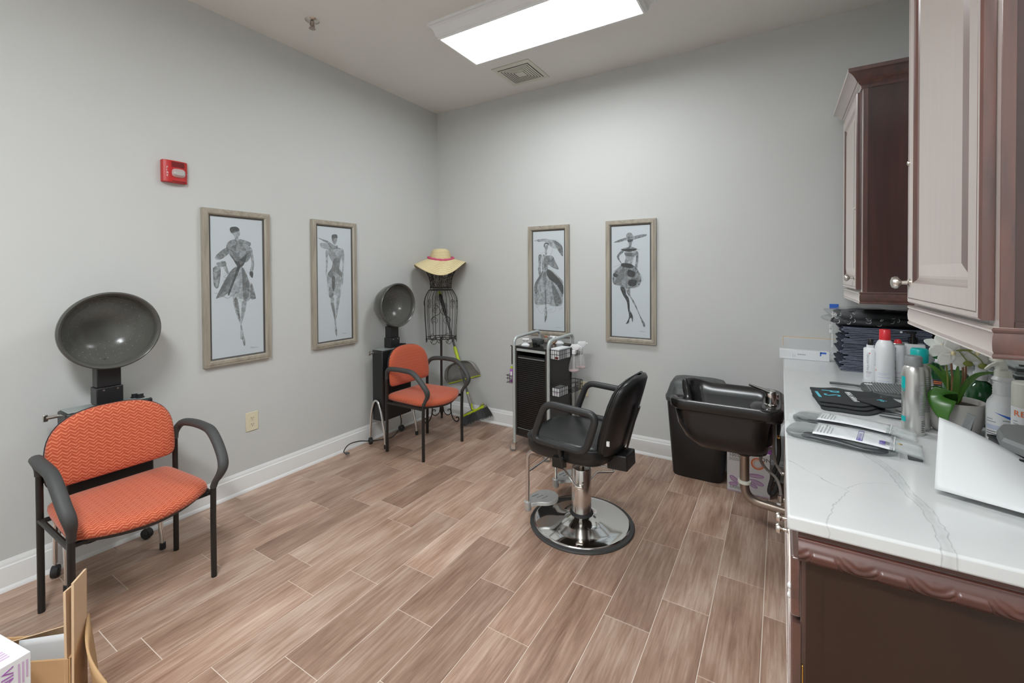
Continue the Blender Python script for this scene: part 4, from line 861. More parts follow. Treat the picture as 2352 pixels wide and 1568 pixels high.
# footrest
for s in (-1,1):
    y = .17*s
    TB(fillet([(.12,y,.432),(.265,y,.432),(.265,y,.085)], .06, 6), .0115, 12).build('footrest_tube', 'worn', t)
    c = MB().lathe([(.018,.072),(.021,.076),(.021,.120),(.0225,.124),(.017,.128)], 16, T=Matrix.Translation((.265,y,0))).build('footrest_sleeve', 'alu', t)
    pd = [(1.25*a_, 1.25*b_) for a_, b_ in [(.012,-.008),(.010,-.03),(.028,-.070),(.020,-.120),(-.008,-.155),(-.055,-.160),(-.088,-.138),(-.098,-.095),(-.080,-.055),(-.040,-.028),(-.014,.0)]]
    pp = [(p.x,p.y) for p in smoothp([(a,b,0) for a,b in pd], 4, True)]
    MB().prism(pp, .094, .118, T=Matrix.Translation((.265,y,0))).build('foot_pad', 'alu', t, bev=.004, ang=50)
    for k in range(3):
        TB([(.265-.062+.03*k,y-.125+.004*k,.1185),(.265-.048+.03*k,y-.078+.004*k,.1185)], .0035, 6).build('worn_tread', 'midgrey', t)
TB([(.262,-.17,.30),(.262,.17,.30)], .0055, 8).build('footrest_crossbar', 'worn', t); TB([(.22,-.17,.43),(.22,.17,.43)], .0055, 8).build('footrest_crossbar', 'worn', t)
# foot pump pedal and recline lever
P = fillet([(-.03,.05,.262),(-.045,-.02,.258),(-.045,-.125,.262),(-.126,-.196,.256),(-.10,-.235,.262),(.03,-.20,.268),(.03,-.05,.262)], .018, 4)
TB(P, .0052, 8).build('pump_pedal', 'worn', t)
BX(-.02,.03,.048,.085,.236,.25, T=TR((0,0,0),.3)).build('pedal_block', 'nickel', t, bev=.003)
TB([(-.005,.075,.245),(-.018,.265,.43)], .0065, 8).build('recline_lever', 'worn', t); TB([(-.018,.265,.43),(-.0195,.285,.487)], [.0085,.009], 10).build('lever_grip', 'rubber', t)
# ---------------------------------------------------------------- counter, base cabinets, wall cabinets
CT = .914
t = thing('countertop', 'white veined quartz countertop along the cabinet wall', 'countertop', (0,0,0))
BX(.014,.70,1.18,3.575,.880,CT).build('slab', 'quartz', t, bev=.006, seg=3)
t = thing('backsplash', 'low white quartz backsplash where the countertop meets the back wall', 'backsplash', (0,0,0))
BX(.020,.685,3.571,3.59,CT,1.016).build('splash_slab', 'quartz', t, bev=.002)
BX(.018,.685,3.574,3.59,1.016,1.0185).build('caulk_line', 'cardlight', t, smooth=False); BX(.0165,.0205,3.574,3.59,.96,1.0185).build('caulk_line', 'cardlight', t, smooth=False)
t = thing('side_backsplash', 'low white quartz backsplash along the cabinet wall', 'backsplash', (0,0,0))
BX(.684,.70,1.18,3.571,CT,1.016).build('splash_slab', 'quartz', t, bev=.002)

def knob(p, parent, s=1.0, d=(-1,0,0)):
    T = basis(p, (0,0,1), (0,-1,0)) if d == (-1,0,0) else Matrix.Translation(p)
    # lathe axis z -> -X
    return MB().lathe([(.0095*s,0),(.0095*s,.003*s),(.0055*s,.006*s),(.0050*s,.017*s),(.0085*s,.020*s),(.0155*s,.025*s),(.0165*s,.030*s),(.0135*s,.036*s),(.007*s,.0385*s)], 20, T=Matrix.Translation(p) @ Matrix.Rotation(-pi/2,4,'Y')).build('knob', 'nickel', parent)
def panel_door(nm, y0, y1, z0, z1, xf, th, parent, mt='cherry_z', fw=.060):
    """raised-panel door whose front faces -X at x = xf"""
    PR = [(0,th),(0,.004),(.004,0),(.013,0),(.0145,.0022),(.016,0),(fw,0),(fw+.004,.003),(fw+.009,.008),(fw+.016,.0105),(fw+.022,.0105),(fw+.052,.0035),(fw+.056,.0035)]
    rings = [[(xf+dx,y0+a,z0+a),(xf+dx,y0+a,z1-a),(xf+dx,y1-a,z1-a),(xf+dx,y1-a,z0+a)] for a, dx in PR]
    return MB().loft(rings).build(nm, mt, parent, smooth=False)
def base_unit(label, y0, y1, end):
    t = thing('base_cabinet', label, 'cabinet', (0,0,0))
    BX(.052,.69,y0+.02,y1,.10,.879).build('carcass', 'darkbrown', t, smooth=False)
    BX(.10,.69,y0+.02,y1,0,.10).build('toe_kick', 'darkbrown', t, smooth=False)
    BX(.042,.056,y0+.012,y1,.10,.879).build('face_frame', 'cherry_z', t, bev=.001)
    ym = (y0+y1)/2
    for a, b, ky in ((y0+.006,ym-.002,-.033),(ym+.002,y1-.006,.033)):
        f = BX(.0215,.042,a,b,.668,.808).build('drawer_front', 'cherry_y', t, bev=.006, seg=3)
        if end: knob((.0215,ym+ky,.744), f, .85)
        panel_door('cabinet_door', a, b, .12, .655, .0215, .0205, t)
    if end:
        BX(.052,.69,y0,y0+.02,0,.879).build('side_panel', 'darkbrown', t, smooth=False)
        BX(.052,.082,y0-.002,y0,0,.81).build('side_stile', 'darkbrown', t, smooth=False)
        for z in (.70,.735): MB().ell((.0195,y0+.012+.02*(z<.72),z),.004,.005,.008, n=10, k=6).build('child_latch', 'white', t)
        BX(.044,.0475,y0+.006,y0+.012,.50,.56).build('brass_hinge', 'brass', t, bev=.001)
        # carved crown moulding under the worktop on the end panel
        def prof(v):      # v 0 top -> 1 bottom: (y offset outwards, z)
            pts = [(.004,.8795),(.004,.865),(.010,.863),(.0115,.858),(.019,.848),(.0235,.836),(.022,.824),(.014,.815),(.006,.810),(.002,.807)]
            x = v*(len(pts)-1); i = min(int(x), len(pts)-2); f = x-i
            return pts[i][0]*(1-f)+pts[i+1][0]*f, pts[i][1]*(1-f)+pts[i+1][1]*f
        def carve(x, v):
            if v < .42 or v > .92: return 0
            w = (v-.42)/.5; u = (x/.118) % 1.0; e = sin(pi*w); h = 0
            st = lambda t_: min(1, max(0, t_))**2*(3-2*min(1, max(0, t_)))
            k = st(min(u-.16, .64-u)/.04); d = abs(w-.5)
            h = .0026*k*st((.34*st(min(u-.16, .64-u)/.09)-d)/.07)          # raised bar with pointed ends
            uu = u if u > .4 else u+1                                       # leaf sweep between the bars
            h += (1-k)*e*(.0014*sin(20*w+34*(uu-.9)**2*3-9*uu)+.0012*math.exp(-((uu-.9)/.05)**2))
            return h
        NX, NV = 460, 40
        def fn(a, b):
            x = .036+(.69-.036)*a; off, z = prof(b); return (x, y0-off-1.3*carve(x-.036, b), z)
        m = MB().grid(fn, NX, NV); 
        m.loft([[(.036,y0-prof(i/20)[0],prof(i/20)[1]) for i in range(21)],[(.036,y0+.01,prof(i/20)[1]) for i in range(21)]], closed=False)
        m.build('carved_moulding', 'cherry_carved', t, ang=70)
    return t
base_unit('dark cherry base cabinet at the near end of the counter with carved moulding', 1.20, 1.765, True)
base_unit('dark cherry base cabinet under the counter between the near unit and the shampoo bowl', 1.768, 2.36, False)
base_unit('dark cherry base cabinet behind the shampoo bowl', 2.363, 2.96, False)
base_unit('dark cherry base cabinet in the corner at the back wall', 2.963, 3.55, False)

def wall_unit(label, y0, y1, dy0, dy1, knob_y, catch):
    t = thing('wall_cabinet', label, 'cabinet', (0,0,0), 0, None)
    z0, z1, xf = 1.345, 2.40, .352
    BX(xf+.018,.70,y0+.004,y1-.004,z0+.012,z1).build('carcass', 'panel_dark', t, smooth=False)
    m = MB()
    BX(xf,xf+.020,y0,y0+.05,z0,z1).build('face_stile', 'cherry_z', t, bev=.001); BX(xf,xf+.020,y1-.05,y1,z0,z1).build('face_stile', 'cherry_z', t, bev=.001)
    BX(xf,xf+.020,y0+.05,y1-.05,z0,z0+.04).build('face_rail', 'cherry_y', t); BX(xf,xf+.020,y0+.05,y1-.05,z1-.04,z1).build('face_rail', 'cherry_y', t)
    BX(xf+.02,.70,y0-.001,y0+.004,z0,z0+.028).build('side_rail', 'panel_dark', t, smooth=False)
    d = panel_door('cabinet_door', dy0, dy1, 1.373, 2.372, .329, .0215, t)
    knob((.329,knob_y,1.434), d, 1.15)
    MB().ell((.328,catch,1.79),.005,.005,.008, n=10, k=6).build('door_catch', 'nickel', d)
    # light rail: fluted strip along the bottom, mitred round the front and both ends
    LP = [(0,1.362),(.012,1.362),(.0148,1.358),(.013,1.354),(.0105,1.352),(.0128,1.346),(.0138,1.333),(.0128,1.319),(.0105,1.314),(.0128,1.3125),(.0138,1.308),(.012,1.304),(-.012,1.304)]
    def wrap(P, nm, mt, xf_):
        rings = [[(.70,y0-a,z),(xf_-a,y0-a,z),(xf_-a,y1+a,z),(.70,y1+a,z)] for a, z in P]
        m = MB().loft(rings, closed=False); return m.build(nm, mt, t, ang=25)
    wrap(LP, 'light_rail', 'cherry_y', xf)
    CP = [(-.01,2.380),(.004,2.380),(.006,2.392),(.016,2.400),(.019,2.408),(.024,2.410),(.032,2.425),(.046,2.442),(.058,2.450),(.062,2.452),(.062,2.470),(-.01,2.470)]
    wrap(CP, 'crown_moulding', 'cherry_y', xf-.004)
    BX(xf-.01,.70,y0-.01,y1+.01,2.462,2.468).build('top_board', 'panel_dark', t, smooth=False)
    return t
wall_unit('cherry wall cabinet with crown moulding nearest the back wall', 2.81, 3.418, 2.842, 3.393, 2.885, 2.87)
wall_unit('tall cherry wall cabinet with raised-panel door nearest the camera end', 1.184, 1.80, 1.202, 1.768, 1.735, 1.752)
t = thing('slatted_rack', 'grey slatted rack fixed low on the wall behind the bottles', 'rack', (0,0,0))
for i in range(9):
    z = 1.080+.0085*i; BX(.655+.004*(i%2),.6835,2.08,2.97,z,z+.0075).build('slat', ('midgrey','greyplastic','label')[i%3], t, bev=.001)
for y in (2.09,2.52,2.95): BX(.668,.6845,y-.006,y+.006,1.075,1.16).build('bracket', 'blackmetal', t)
BX(.683,.70,2.084,2.10,1.09,1.15).build('wall_fixing', 'blackmetal', t); BX(.683,.70,2.94,2.956,1.09,1.15).build('wall_fixing', 'blackmetal', t)

# ---------------------------------------------------------------- shampoo bowl and plumbing
t = thing('shampoo_bowl', 'black shampoo bowl with neck rest mounted on the counter front', 'shampoo bowl', (0,0,0))
YC, XC = 2.655, -.245
def br_(hx, hy, z, cx=XC, cy=YC, e=5.0, nd=0.0, horn=0.0, n=132):
    out = []
    r_ = min(.075, hx*.6, hy*.6); RR = []
    for k, (sx, sy) in enumerate(((1,1),(-1,1),(-1,-1),(1,-1))):
        ox, oy = cx+sx*(hx-r_), cy+sy*(hy-r_)
        for i in range(10):
            a = pi/2*(k+i/10); RR.append((ox+r_*cos(a), oy+r_*sin(a), z))
        sx2, sy2 = ((-1,1),(-1,-1),(1,-1),(1,1))[k]; nx_, ny_ = cx+sx2*(hx-r_), cy+sy2*(hy-r_); a = pi/2*(k+1)
        p, q_ = (ox+r_*cos(a), oy+r_*sin(a)), (nx_+r_*cos(a), ny_+r_*sin(a))
        for i in range(24): RR.append((p[0]+(q_[0]-p[0])*i/24, p[1]+(q_[1]-p[1])*i/24, z))
    for x, y, zz in RR:
        q = max(0, min(1, (-.36-x)/.08)); w = max(0, 1-((y-YC+.005)/.155)**4)
        q2 = max(0, min(1, (-.34-x)/.15)); q2 = q2*q2*(3-2*q2)
        far = .5+.5*max(-1, min(1, (y-YC)/.18))
        out.append((x+ (q*w*.035 if nd else 0), y, zz-nd*q*w+horn*q2*(1-w)*far))
    return out
outer = [br_(.150,.125,.535,-.215), br_(.170,.145,.541,-.225), br_(.195,.175,.585,-.245), br_(.213,.205,.66,-.262), br_(.225,.218,.735,-.262),
         br_(.232,.226,.752,nd=.05), br_(.250,.238,.752,nd=.06), br_(.262,.243,.760,nd=.07,horn=.01), br_(.262,.243,.795,nd=.085,horn=.018), br_(.250,.238,.804,nd=.09,horn=.022),
         br_(.238,.224,.804,nd=.09,horn=.022), br_(.226,.212,.797,nd=.09,horn=.012), br_(.215,.200,.74,nd=.05), br_(.20,.185,.68), br_(.175,.155,.60), br_(.12,.10,.560), br_(.04,.04,.556)]
MB().loft(outer).build('basin', 'blackgloss', t, ang=60)
# faucet deck at the wall side
MB().loft([ring(-.035,2.58,z,.05-.006*k,.14-.006*k,3.5,32) for k, z in enumerate((.74,.80,.806))]).build('faucet_deck', 'blackgloss', t)
MB().loft([ring(-.085,2.60,z,.055*k,.10*k,2.4,28) for z, k in ((.60,1.0),(.74,1.0),(.775,.9),(.79,.6),(.793,.1))]).build('deck_bulge', 'blackgloss', t)
f = MB().lathe([(.027,.805),(.028,.81),(.0235,.814),(.0235,.838),(.0245,.842),(.026,.86),(.022,.876),(.010,.882)], 24, T=Matrix.Translation((-.040,2.535,0))).build('faucet', 'chrome', t)
TB([(-.036,2.535,.866),(-.080,2.520,.884),(-.135,2.505,.904)], [.022,.017,.009], 12, flat=.6, upv=(0,0,1)).build('faucet_lever', 'chrome', f)
MB().lathe([(.016,.805),(.016,.83),(.011,.834)], 16, T=Matrix.Translation((-.02,2.65,0))).build('hose_collar', 'chrome', t)
MB().lathe([(.045,.515),(.052,.519),(.052,.537)], 28, T=Matrix.Translation((-.165,2.70,0))).build('drain_flange', 'greyplastic', t)
MB().lathe([(.033,.475),(.036,.48),(.036,.515)], 24, T=Matrix.Translation((-.165,2.70,0))).build('drain_nut', 'rubber', t)
tr = TB(fillet([(-.165,2.70,.49),(-.165,2.70,.235),(.041,2.70,.215)], .075, 8), .0235, 16).build('drain_pipe', 'pipe', t)
MB().lathe([(.026,.318),(.033,.320),(.033,.334),(.026,.336)], 20, T=Matrix.Translation((-.165,2.70,0))).build('slip_nut', 'offwhite', tr)
MB().lathe([(.026,0),(.044,.003),(.045,.008)], 20, T=Matrix.Translation((.030,2.70,.2155)) @ Matrix.Rotation(pi/2,4,'Y')).build('wall_flange', 'pipe', tr)
TB(smoothp([(-.075,2.72,.50),(-.09,2.72,.455),(-.066,2.72,.414),(-.02,2.72,.375),(-.002,2.72,.335),(.004,2.72,.30),(.004,2.72,.285)], 5), .0075, 8).build('braided_hose', 'greybrown', t)
TB(smoothp([(-.022,2.70,.74),(-.025,2.71,.62),(-.03,2.72,.53),(-.018,2.72,.45),(.004,2.72,.41),(.012,2.72,.395)], 5), .0075, 8).build('braided_hose', 'greybrown', t)
TB(smoothp([(-.075,2.74,.48),(-.055,2.74,.51),(-.03,2.74,.52)], 4), .007, 8).build('braided_hose', 'greybrown', t)
TB(smoothp([(-.006,2.70,.72),(-.006,2.71,.60),(-.005,2.72,.49),(-.030,2.73,.385),(-.050,2.74,.285),(-.030,2.75,.272),(-.012,2.74,.33),(-.006,2.735,.40)], 6), .0095, 10).build('black_hose', 'rubber', t)
MB().lathe([(.010,.59),(.010,.63)], 6, T=Matrix.Translation((-.006,2.71,0))).build('brass_nut', 'brass', t)
v = MB().lathe([(.012,.25),(.014,.254),(.014,.284),(.009,.288)], 12, T=Matrix.Translation((.004,2.72,0))).build('stop_valve', 'nickel', t)
BX(-.010,.041,2.712,2.728,.256,.272).build('valve_stub', 'nickel', v, bev=.002)
MB().loft([ring(-.004,2.70,z,.010,.004,3,12) for z in (.19,.248)]).build('white_tag', 'whiteprint', v)
v = MB().lathe([(.016,0),(.020,.004),(.020,.022),(.010,.028)], 14, T=Matrix.Translation((.018,2.72,.405)) @ Matrix.Rotation(pi/2,4,'Y')).build('stop_valve', 'pipe', t)
TB([(.0,2.72,.405),(.041,2.72,.405)], .007, 8).build('valve_stub', 'nickel', v)

# ---------------------------------------------------------------- waste bin and cartons under the bowl
t = thing('waste_bin', 'tall black swing-lid waste bin against the back wall behind the bowl', 'bin', (-.505,3.425,0))
MB().loft([ring(0,0,z,hx,hy,e,48) for z,hx,hy,e in ((0,.158,.088,5),(.012,.168,.097,5),(.30,.190,.110,5),(.545,.208,.122,5),(.545,.200,.114,5),(.30,.18,.10,5),(.03,.15,.08,5))]).build('bin_body', 'black', t)
MB().loft([ring(0,0,z,hx,hy,5,48) for z,hx,hy in ((.535,.215,.128),(.565,.218,.131),(.572,.214,.127),(.60,.203,.124),(.655,.186,.105),(.690,.165,.082),(.702,.12,.05),(.704,.04,.02))]).build('bin_lid', 'greyplastic', t)
MB().grid(lambda u,v: (-.150+.30*u, -.133+.045*v+.028*v*v, .585+.115*v-.028*v*v+.006*sin(pi*u)), 10, 8).build('swing_flap', 'greyplastic', t, solid=.006)
for s in (-1,1): MB().ell((s*.217,0,.552),.012,.03,.012, n=12, k=8).build('lid_latch', 'greyplastic', t)
t = thing('white_carton', 'white carton with pink and purple printing on the floor under the bowl', 'box', (-.179,3.375,0))
BX(-.125,.125,-.10,.10,0,.285).build('carton', 'card', t, bev=.003)
text('100%', .030, basis((-.113,-.1005,.236), (1,0,0), (0,0,1)), 'ink', t)
text('ON', .034, basis((.068,-.1005,.236), (1,0,0), (0,0,1)), 'ink', t, sx=1.15)
text('SANEK', .028, basis((-.110,-.1005,.022), (1,0,0), (0,0,1)), 'greyink', t, sp=1.1)
m = MB()
for i in range(3): m.box(-.113,-.045+.006*i,-.1008,-.1002,.211+.007*i,.2135+.007*i)
stuff(m.build('small_print', 'greyink', t, smooth=False))
m = MB()
for i in range(26):
    a = 2*pi*i/26; T = basis((.055+.034*cos(a),-.1004,.215+.034*sin(a)), (-sin(a),0,cos(a)), (-cos(a),0,-sin(a)))
    m.box(-.0035,.0035,-.005,.005,-.0003,.0003, T=T)
m.tube([(.055+.023*cos(2*pi*i/30),-.1003,.215+.023*sin(2*pi*i/30)) for i in range(30)], .0012, 4, closed=True)
stuff(m.build('orange_seal', 'orangeprint', t, smooth=False))
for cx, cz, a, b, r in ((-.082,.085,.030,.014,-.6),(-.088,.052,.024,.011,.0),(.045,.135,.046,.011,.05),(.05,.092,.040,.013,-.25),(.03,.066,.024,.010,-.35)):
    P = [(cx+a*cos(q)*cos(r)-b*sin(q)*sin(r), -.1004, cz+a*cos(q)*sin(r)+b*sin(q)*cos(r)) for q in [2*pi*i/24 for i in range(24)]]
    m = MB().add(P, [tuple(range(24))]); m.build('lilac_roll_print', 'lilac', t, smooth=False)
    TB([(p[0],-.1006,p[2]) for p in P], .0014, 4, closed=True).build('roll_outline', 'purple', t)
BX(-.125,.125,-.1004,-.1,.004,.010).build('pink_line', 'lilac', t, smooth=False)
t = thing('purple_carton', 'purple and white carton stacked on the white carton', 'box', (-.125,3.375,.285))
BX(-.085,.080,-.085,.085,0,.20).build('carton', 'purple', t, bev=.002)
BX(.052,.070,-.0856,-.0850,.125,.16).build('white_window', 'whiteprint', t, smooth=False)
BX(-.085,.0805,-.0858,-.0850,.05,.085).build('lilac_band', 'lilac', t, smooth=False)
TB([(.062+.010*cos(2*pi*i/18),-.0858,.032+.010*sin(2*pi*i/18)) for i in range(18)], .002, 4, closed=True).build('round_mark', 'violet', t)

# ---------------------------------------------------------------- cartons in the near left corner
t = thing('cardboard_carton', 'open brown cardboard carton with raised flaps at the lower left corner', 'box', (0,0,0))
K, A_, B_ = (-1.838,.431), (-2.081,.254), (-1.925,.492); D_ = (A_[0]+B_[0]-K[0], A_[1]+B_[1]-K[1]); HZ = .31
def board(p, q, z0, z1, nm='carton_wall', mt='cardboard', th=.006, z1b=None, lean=(0,0)):
    dx, dy = q[0]-p[0], q[1]-p[1]; L = hypot(dx,dy); nx, ny = -dy/L*th/2, dx/L*th/2; zb = z1 if z1b is None else z1b
    lx, ly = lean
    vs = [(p[0]-nx,p[1]-ny,z0),(q[0]-nx,q[1]-ny,z0),(q[0]+nx,q[1]+ny,z0),(p[0]+nx,p[1]+ny,z0),(p[0]-nx+lx,p[1]-ny+ly,z1),(q[0]-nx+lx,q[1]-ny+ly,zb),(q[0]+nx+lx,q[1]+ny+ly,zb),(p[0]+nx+lx,p[1]+ny+ly,z1)]
    return MB().add(vs, [(3,2,1,0),(4,5,6,7),(0,1,5,4),(1,2,6,5),(2,3,7,6),(3,0,4,7)]).build(nm, mt, t, smooth=False)
for a, b in ((K,A_),(A_,D_),(D_,B_),(B_,K)): board(a, b, 0, HZ)
MB().prism([K,A_,D_,B_], .001, .006).build('carton_base', 'cardboard', t, smooth=False)
g = lambda p, q, u: (p[0]+(q[0]-p[0])*u, p[1]+(q[1]-p[1])*u)
n2 = (.010,.016)
board((K[0]+.004,K[1]+.006), g(K,B_,.95), .16, .535, 'raised_flap', 'cardlight', .006, .520, (.0,.004))
board((K[0]-.004,K[1]-.006), g((K[0]-.008,K[1]-.012),B_,.9), .20, .515, 'raised_flap', 'cardlight', .006, .50, (-.001,.0))
board(g(B_,D_,.12), g(B_,D_,.85), HZ-.02, HZ+.045, 'raised_flap', 'cardlight', .005, HZ-.01, (.012,-.02))
MB().grid(lambda u,v: (-1.93+.27*u+.012*sin(pi*v), .50-.035*u-.02*sin(pi*u)*1.0+.03*v, .335-.33*v+.03*(1-v)*(1-u)-.04*u*(1-v)), 14, 8).build('bent_flap', 'cardboard', t, solid=.006)
t2 = tag(MB().grid(lambda u,v: (-2.02+.145*u, .352+.100*u+.012*v, .18+.155*v+.02*u*v), 8, 8).build('loose_paper', 'paper', None, solid=.002), 'loose white sheet standing inside the brown cardboard carton', 'paper')
t = thing('glove_box', 'white box with purple lettering on the edge of the brown carton', 'box', (-1.789,.343,.316), 0)
d1 = Vector((-.985,-.173,0)); T = basis((0,0,0), d1, (.173,-.985,0))        # local x back along the box, y towards the near side
MB().box(0,.25,0,.125,0,.104, T=T).build('box_body', 'card', t, bev=.0015)
MB().box(.0,.25,-.0006,0,.078,.0795, T=T).build('lid_seam', 'greyink', t, smooth=False)
E1 = basis(tuple(T @ Vector((-.0008,.014,.088))), tuple(T.to_3x3() @ Vector((0,0,-1))), tuple(T.to_3x3() @ Vector((0,1,0))))
text('VINYL', .034, basis(tuple(T @ Vector((-.0008,.058,.092))), tuple(T.to_3x3() @ Vector((0,0,-1))), tuple(T.to_3x3() @ Vector((0,-1,0)))), 'purple', t)
m = MB()
for i in range(3): m.box(-.0008,-.0002,.022-.008*i,.026-.008*i,.02+.01*i,.088, T=T)
stuff(m.build('small_print', 'lilac', t, smooth=False))
m = MB()
for i in range(4): m.box(.03+.012*i,.036+.012*i,.03,.10-.012*i,.104,.1046, T=T)
stuff(m.build('lid_print', 'lilac', t, smooth=False))
# ---------------------------------------------------------------- bottles and small things on the counter
def bottle(name, label, cat, x, y, prof, mt, group=None, n=28, sq=None, rz=0):
    t = thing(name, label, cat, (x,y,CT), rz, group)
    if sq: MB().loft([ring(0,0,z,r,r*sq[0],sq[1],36) for r, z in prof]).build('bottle_body', mt, t, ang=50)
    else: MB().lathe(prof, n).build('bottle_body', mt, t, ang=50)
    return t
def wrap_patch(t, nm, mt, r, a0, a1, z0, z1, k=.0004, n=10):
    """a print patch curved round a bottle of radius r, angles in degrees"""
    m = MB(); a0, a1 = radians(a0), radians(a1)
    return MB().grid(lambda u,v: ((r+k)*cos(a0+(a1-a0)*u), (r+k)*sin(a0+(a1-a0)*u), z0+(z1-z0)*v), n, 1).build(nm, mt, t)
def small_lines(t, r, a0, a1, zs, mt='greyink', h=.0022):
    m = MB(); rnd = random.Random(int(r*1e4))
    for z in zs:
        e = radians(a0+(a1-a0)*rnd.uniform(.6,1)); s = radians(a0)
        m.grid(lambda u,v: ((r+.0005)*cos(s+(e-s)*u), (r+.0005)*sin(s+(e-s)*u), z+h*v), 8, 1)
    return stuff(m.build('small_print', mt, t))
def vtext(t, body, size, r, deg, z0, mt, sx=1.0):
    """lettering running up a bottle"""
    a = radians(deg); me = text_mesh(body, size, .0002, sx)
    for v in me.vertices:
        aa = a-v.co.y/r*1.0+0; q = r+.0005+v.co.z
        v.co = (q*cos(aa), q*sin(aa), z0+v.co.x)
    me.materials.clear(); me.materials.append(M[mt]); o = bpy.data.objects.new('lettering', me); COL.objects.link(o); o.parent = t; return o
FC = -98    # degrees: the side of the counter bottles that faces the camera
t = bottle('styling_bottle', 'small white styling bottle with black pump cap, first of the four before the towels', 'bottle', .393,2.868, [(.026,0),(.0285,.004),(.0285,.158),(.026,.163),(.0165,.164),(.0165,.178)], 'bottle')
MB().lathe([(.011,.178),(.0115,.180),(.0115,.204),(.009,.208)], 16).build('pump_cap', 'blackgloss', t)
vtext(t, 'PAUL MITCHELL', .0125, .0285, FC-12, .052, 'greyink'); small_lines(t, .0285, FC-35, FC+20, (.043,.037)); small_lines(t, .0287, FC-35, FC+10, (.03,.024,.018), 'lilac', .0015)
wrap_patch(t, 'red_mark', 'redcap', .0285, FC-8, FC-2, .135, .142)
t = bottle('hairspray_can', 'tall white hairspray can with large red cap before the towels', 'bottle', .443,2.826, [(.035,0),(.039,.005),(.039,.172),(.036,.188),(.030,.202),(.024,.211),(.022,.214)], 'bottle')
MB().lathe([(.0225,.213),(.0228,.216),(.0222,.262),(.020,.265)], 24).build('red_cap', 'redcap', t)
small_lines(t, .039, FC-40, FC+40, (.050,.043), 'paleblue'); small_lines(t, .0392, FC-40, FC+45, (.03,.012), 'paleblue', .0028); wrap_patch(t, 'red_mark', 'redcap', .039, FC-62, FC-56, .058, .066)
vtext(t, 'PAUL MITCHELL', .010, .039, FC-64, .08, 'greyink')
t = bottle('styling_spray', 'slim white spray can with small red dome cap before the towels', 'bottle', .506,2.905, [(.024,0),(.0265,.004),(.0265,.178),(.024,.186)], 'bottle')
MB().lathe([(.0255,.184),(.0262,.188),(.0245,.191)], 24).build('can_rim', 'nickel', t); MB().lathe([(.0155,.19),(.0155,.198),(.012,.208),(.004,.211)], 20).build('red_cap', 'redcap', t)
vtext(t, 'PAUL MITCHELL', .0135, .0265, FC-18, .076, 'ink'); wrap_patch(t, 'red_mark', 'darkred', .0265, FC-40, FC-20, .060, .071); small_lines(t, .0265, FC-35, FC+30, (.046,.040), 'lilac'); small_lines(t, .0266, FC-35, FC+30, (.02,.008))
t = bottle('pump_bottle', 'white flat pump bottle with black pump behind the silver cans', 'bottle', .575,2.965, [(.044,0),(.046,.004),(.046,.178),(.043,.185)], 'bottle', sq=(.55,5), rz=radians(4))
MB().lathe([(.0195,.185),(.0195,.215),(.010,.217),(.010,.236)], 20).build('pump_collar', 'blackgloss', t)
MB().loft([ring(-.006,0,z,.020,.010,3,16) for z in (.236,.248)]).build('pump_head', 'blackgloss', t); TB([(-.02,0,.243),(-.045,0,.240)], .004, 8).build('pump_spout', 'blackgloss', t); TB([(-.042,0,.241),(-.050,0,.239)], .005, 8).build('white_tip', 'white', t)
me = text_mesh('MITCHELL', .012, .0003); me.transform(basis((-.031,-.0262,.05), (0,0,1), (-1,0,0))); me.materials.append(M['greyink']); o = bpy.data.objects.new('lettering', me); COL.objects.link(o); o.parent = t
# brushed silver cans
SP = [(.028,0),(.0305,.004),(.0305,.205),(.0288,.218),(.025,.228),(.021,.233)]
t = bottle('silver_spray_can', 'brushed silver spray can with grey cap, foremost of the pair', 'bottle', .388,1.992, SP, 'brushed')
MB().lathe([(.0225,.232),(.0232,.234),(.0228,.262),(.0205,.2655)], 28).build('grey_cap', 'midgrey', t)
wrap_patch(t, 'teal_band', 'teal', .0305, FC-82, FC-44, .155, .195); wrap_patch(t, 'teal_band', 'teal', .0305, FC-82, FC-44, .150, .1525); wrap_patch(t, 'teal_band', 'teal', .0305, FC-82, FC-44, .146, .148); wrap_patch(t, 'teal_band', 'teal', .0305, FC-82, FC-42, .042, .060)
small_lines(t, .0305, FC+18, FC+72, [.170,.160,.152]); small_lines(t, .03051, FC+22, FC+75, [.138-.0052*i for i in range(14)], 'greyink', .0018); small_lines(t, .03052, FC+40, FC+72, [.05-.006*i for i in range(7)], 'ink', .0022); small_lines(t, .03053, FC+30, FC+70, [.063,.112], 'lilac', .0016)
t = bottle('silver_spray_can', 'brushed silver spray can with teal cap, half behind the grey-capped can', 'bottle', .4185,2.070, SP, 'brushed')
MB().lathe([(.0225,.232),(.0245,.235),(.0245,.276),(.021,.281)], 28).build('teal_cap', 'teal', t)
small_lines(t, .0305, FC+18, FC+78, [.185-.007*i for i in range(18)], 'greyink', .0025)
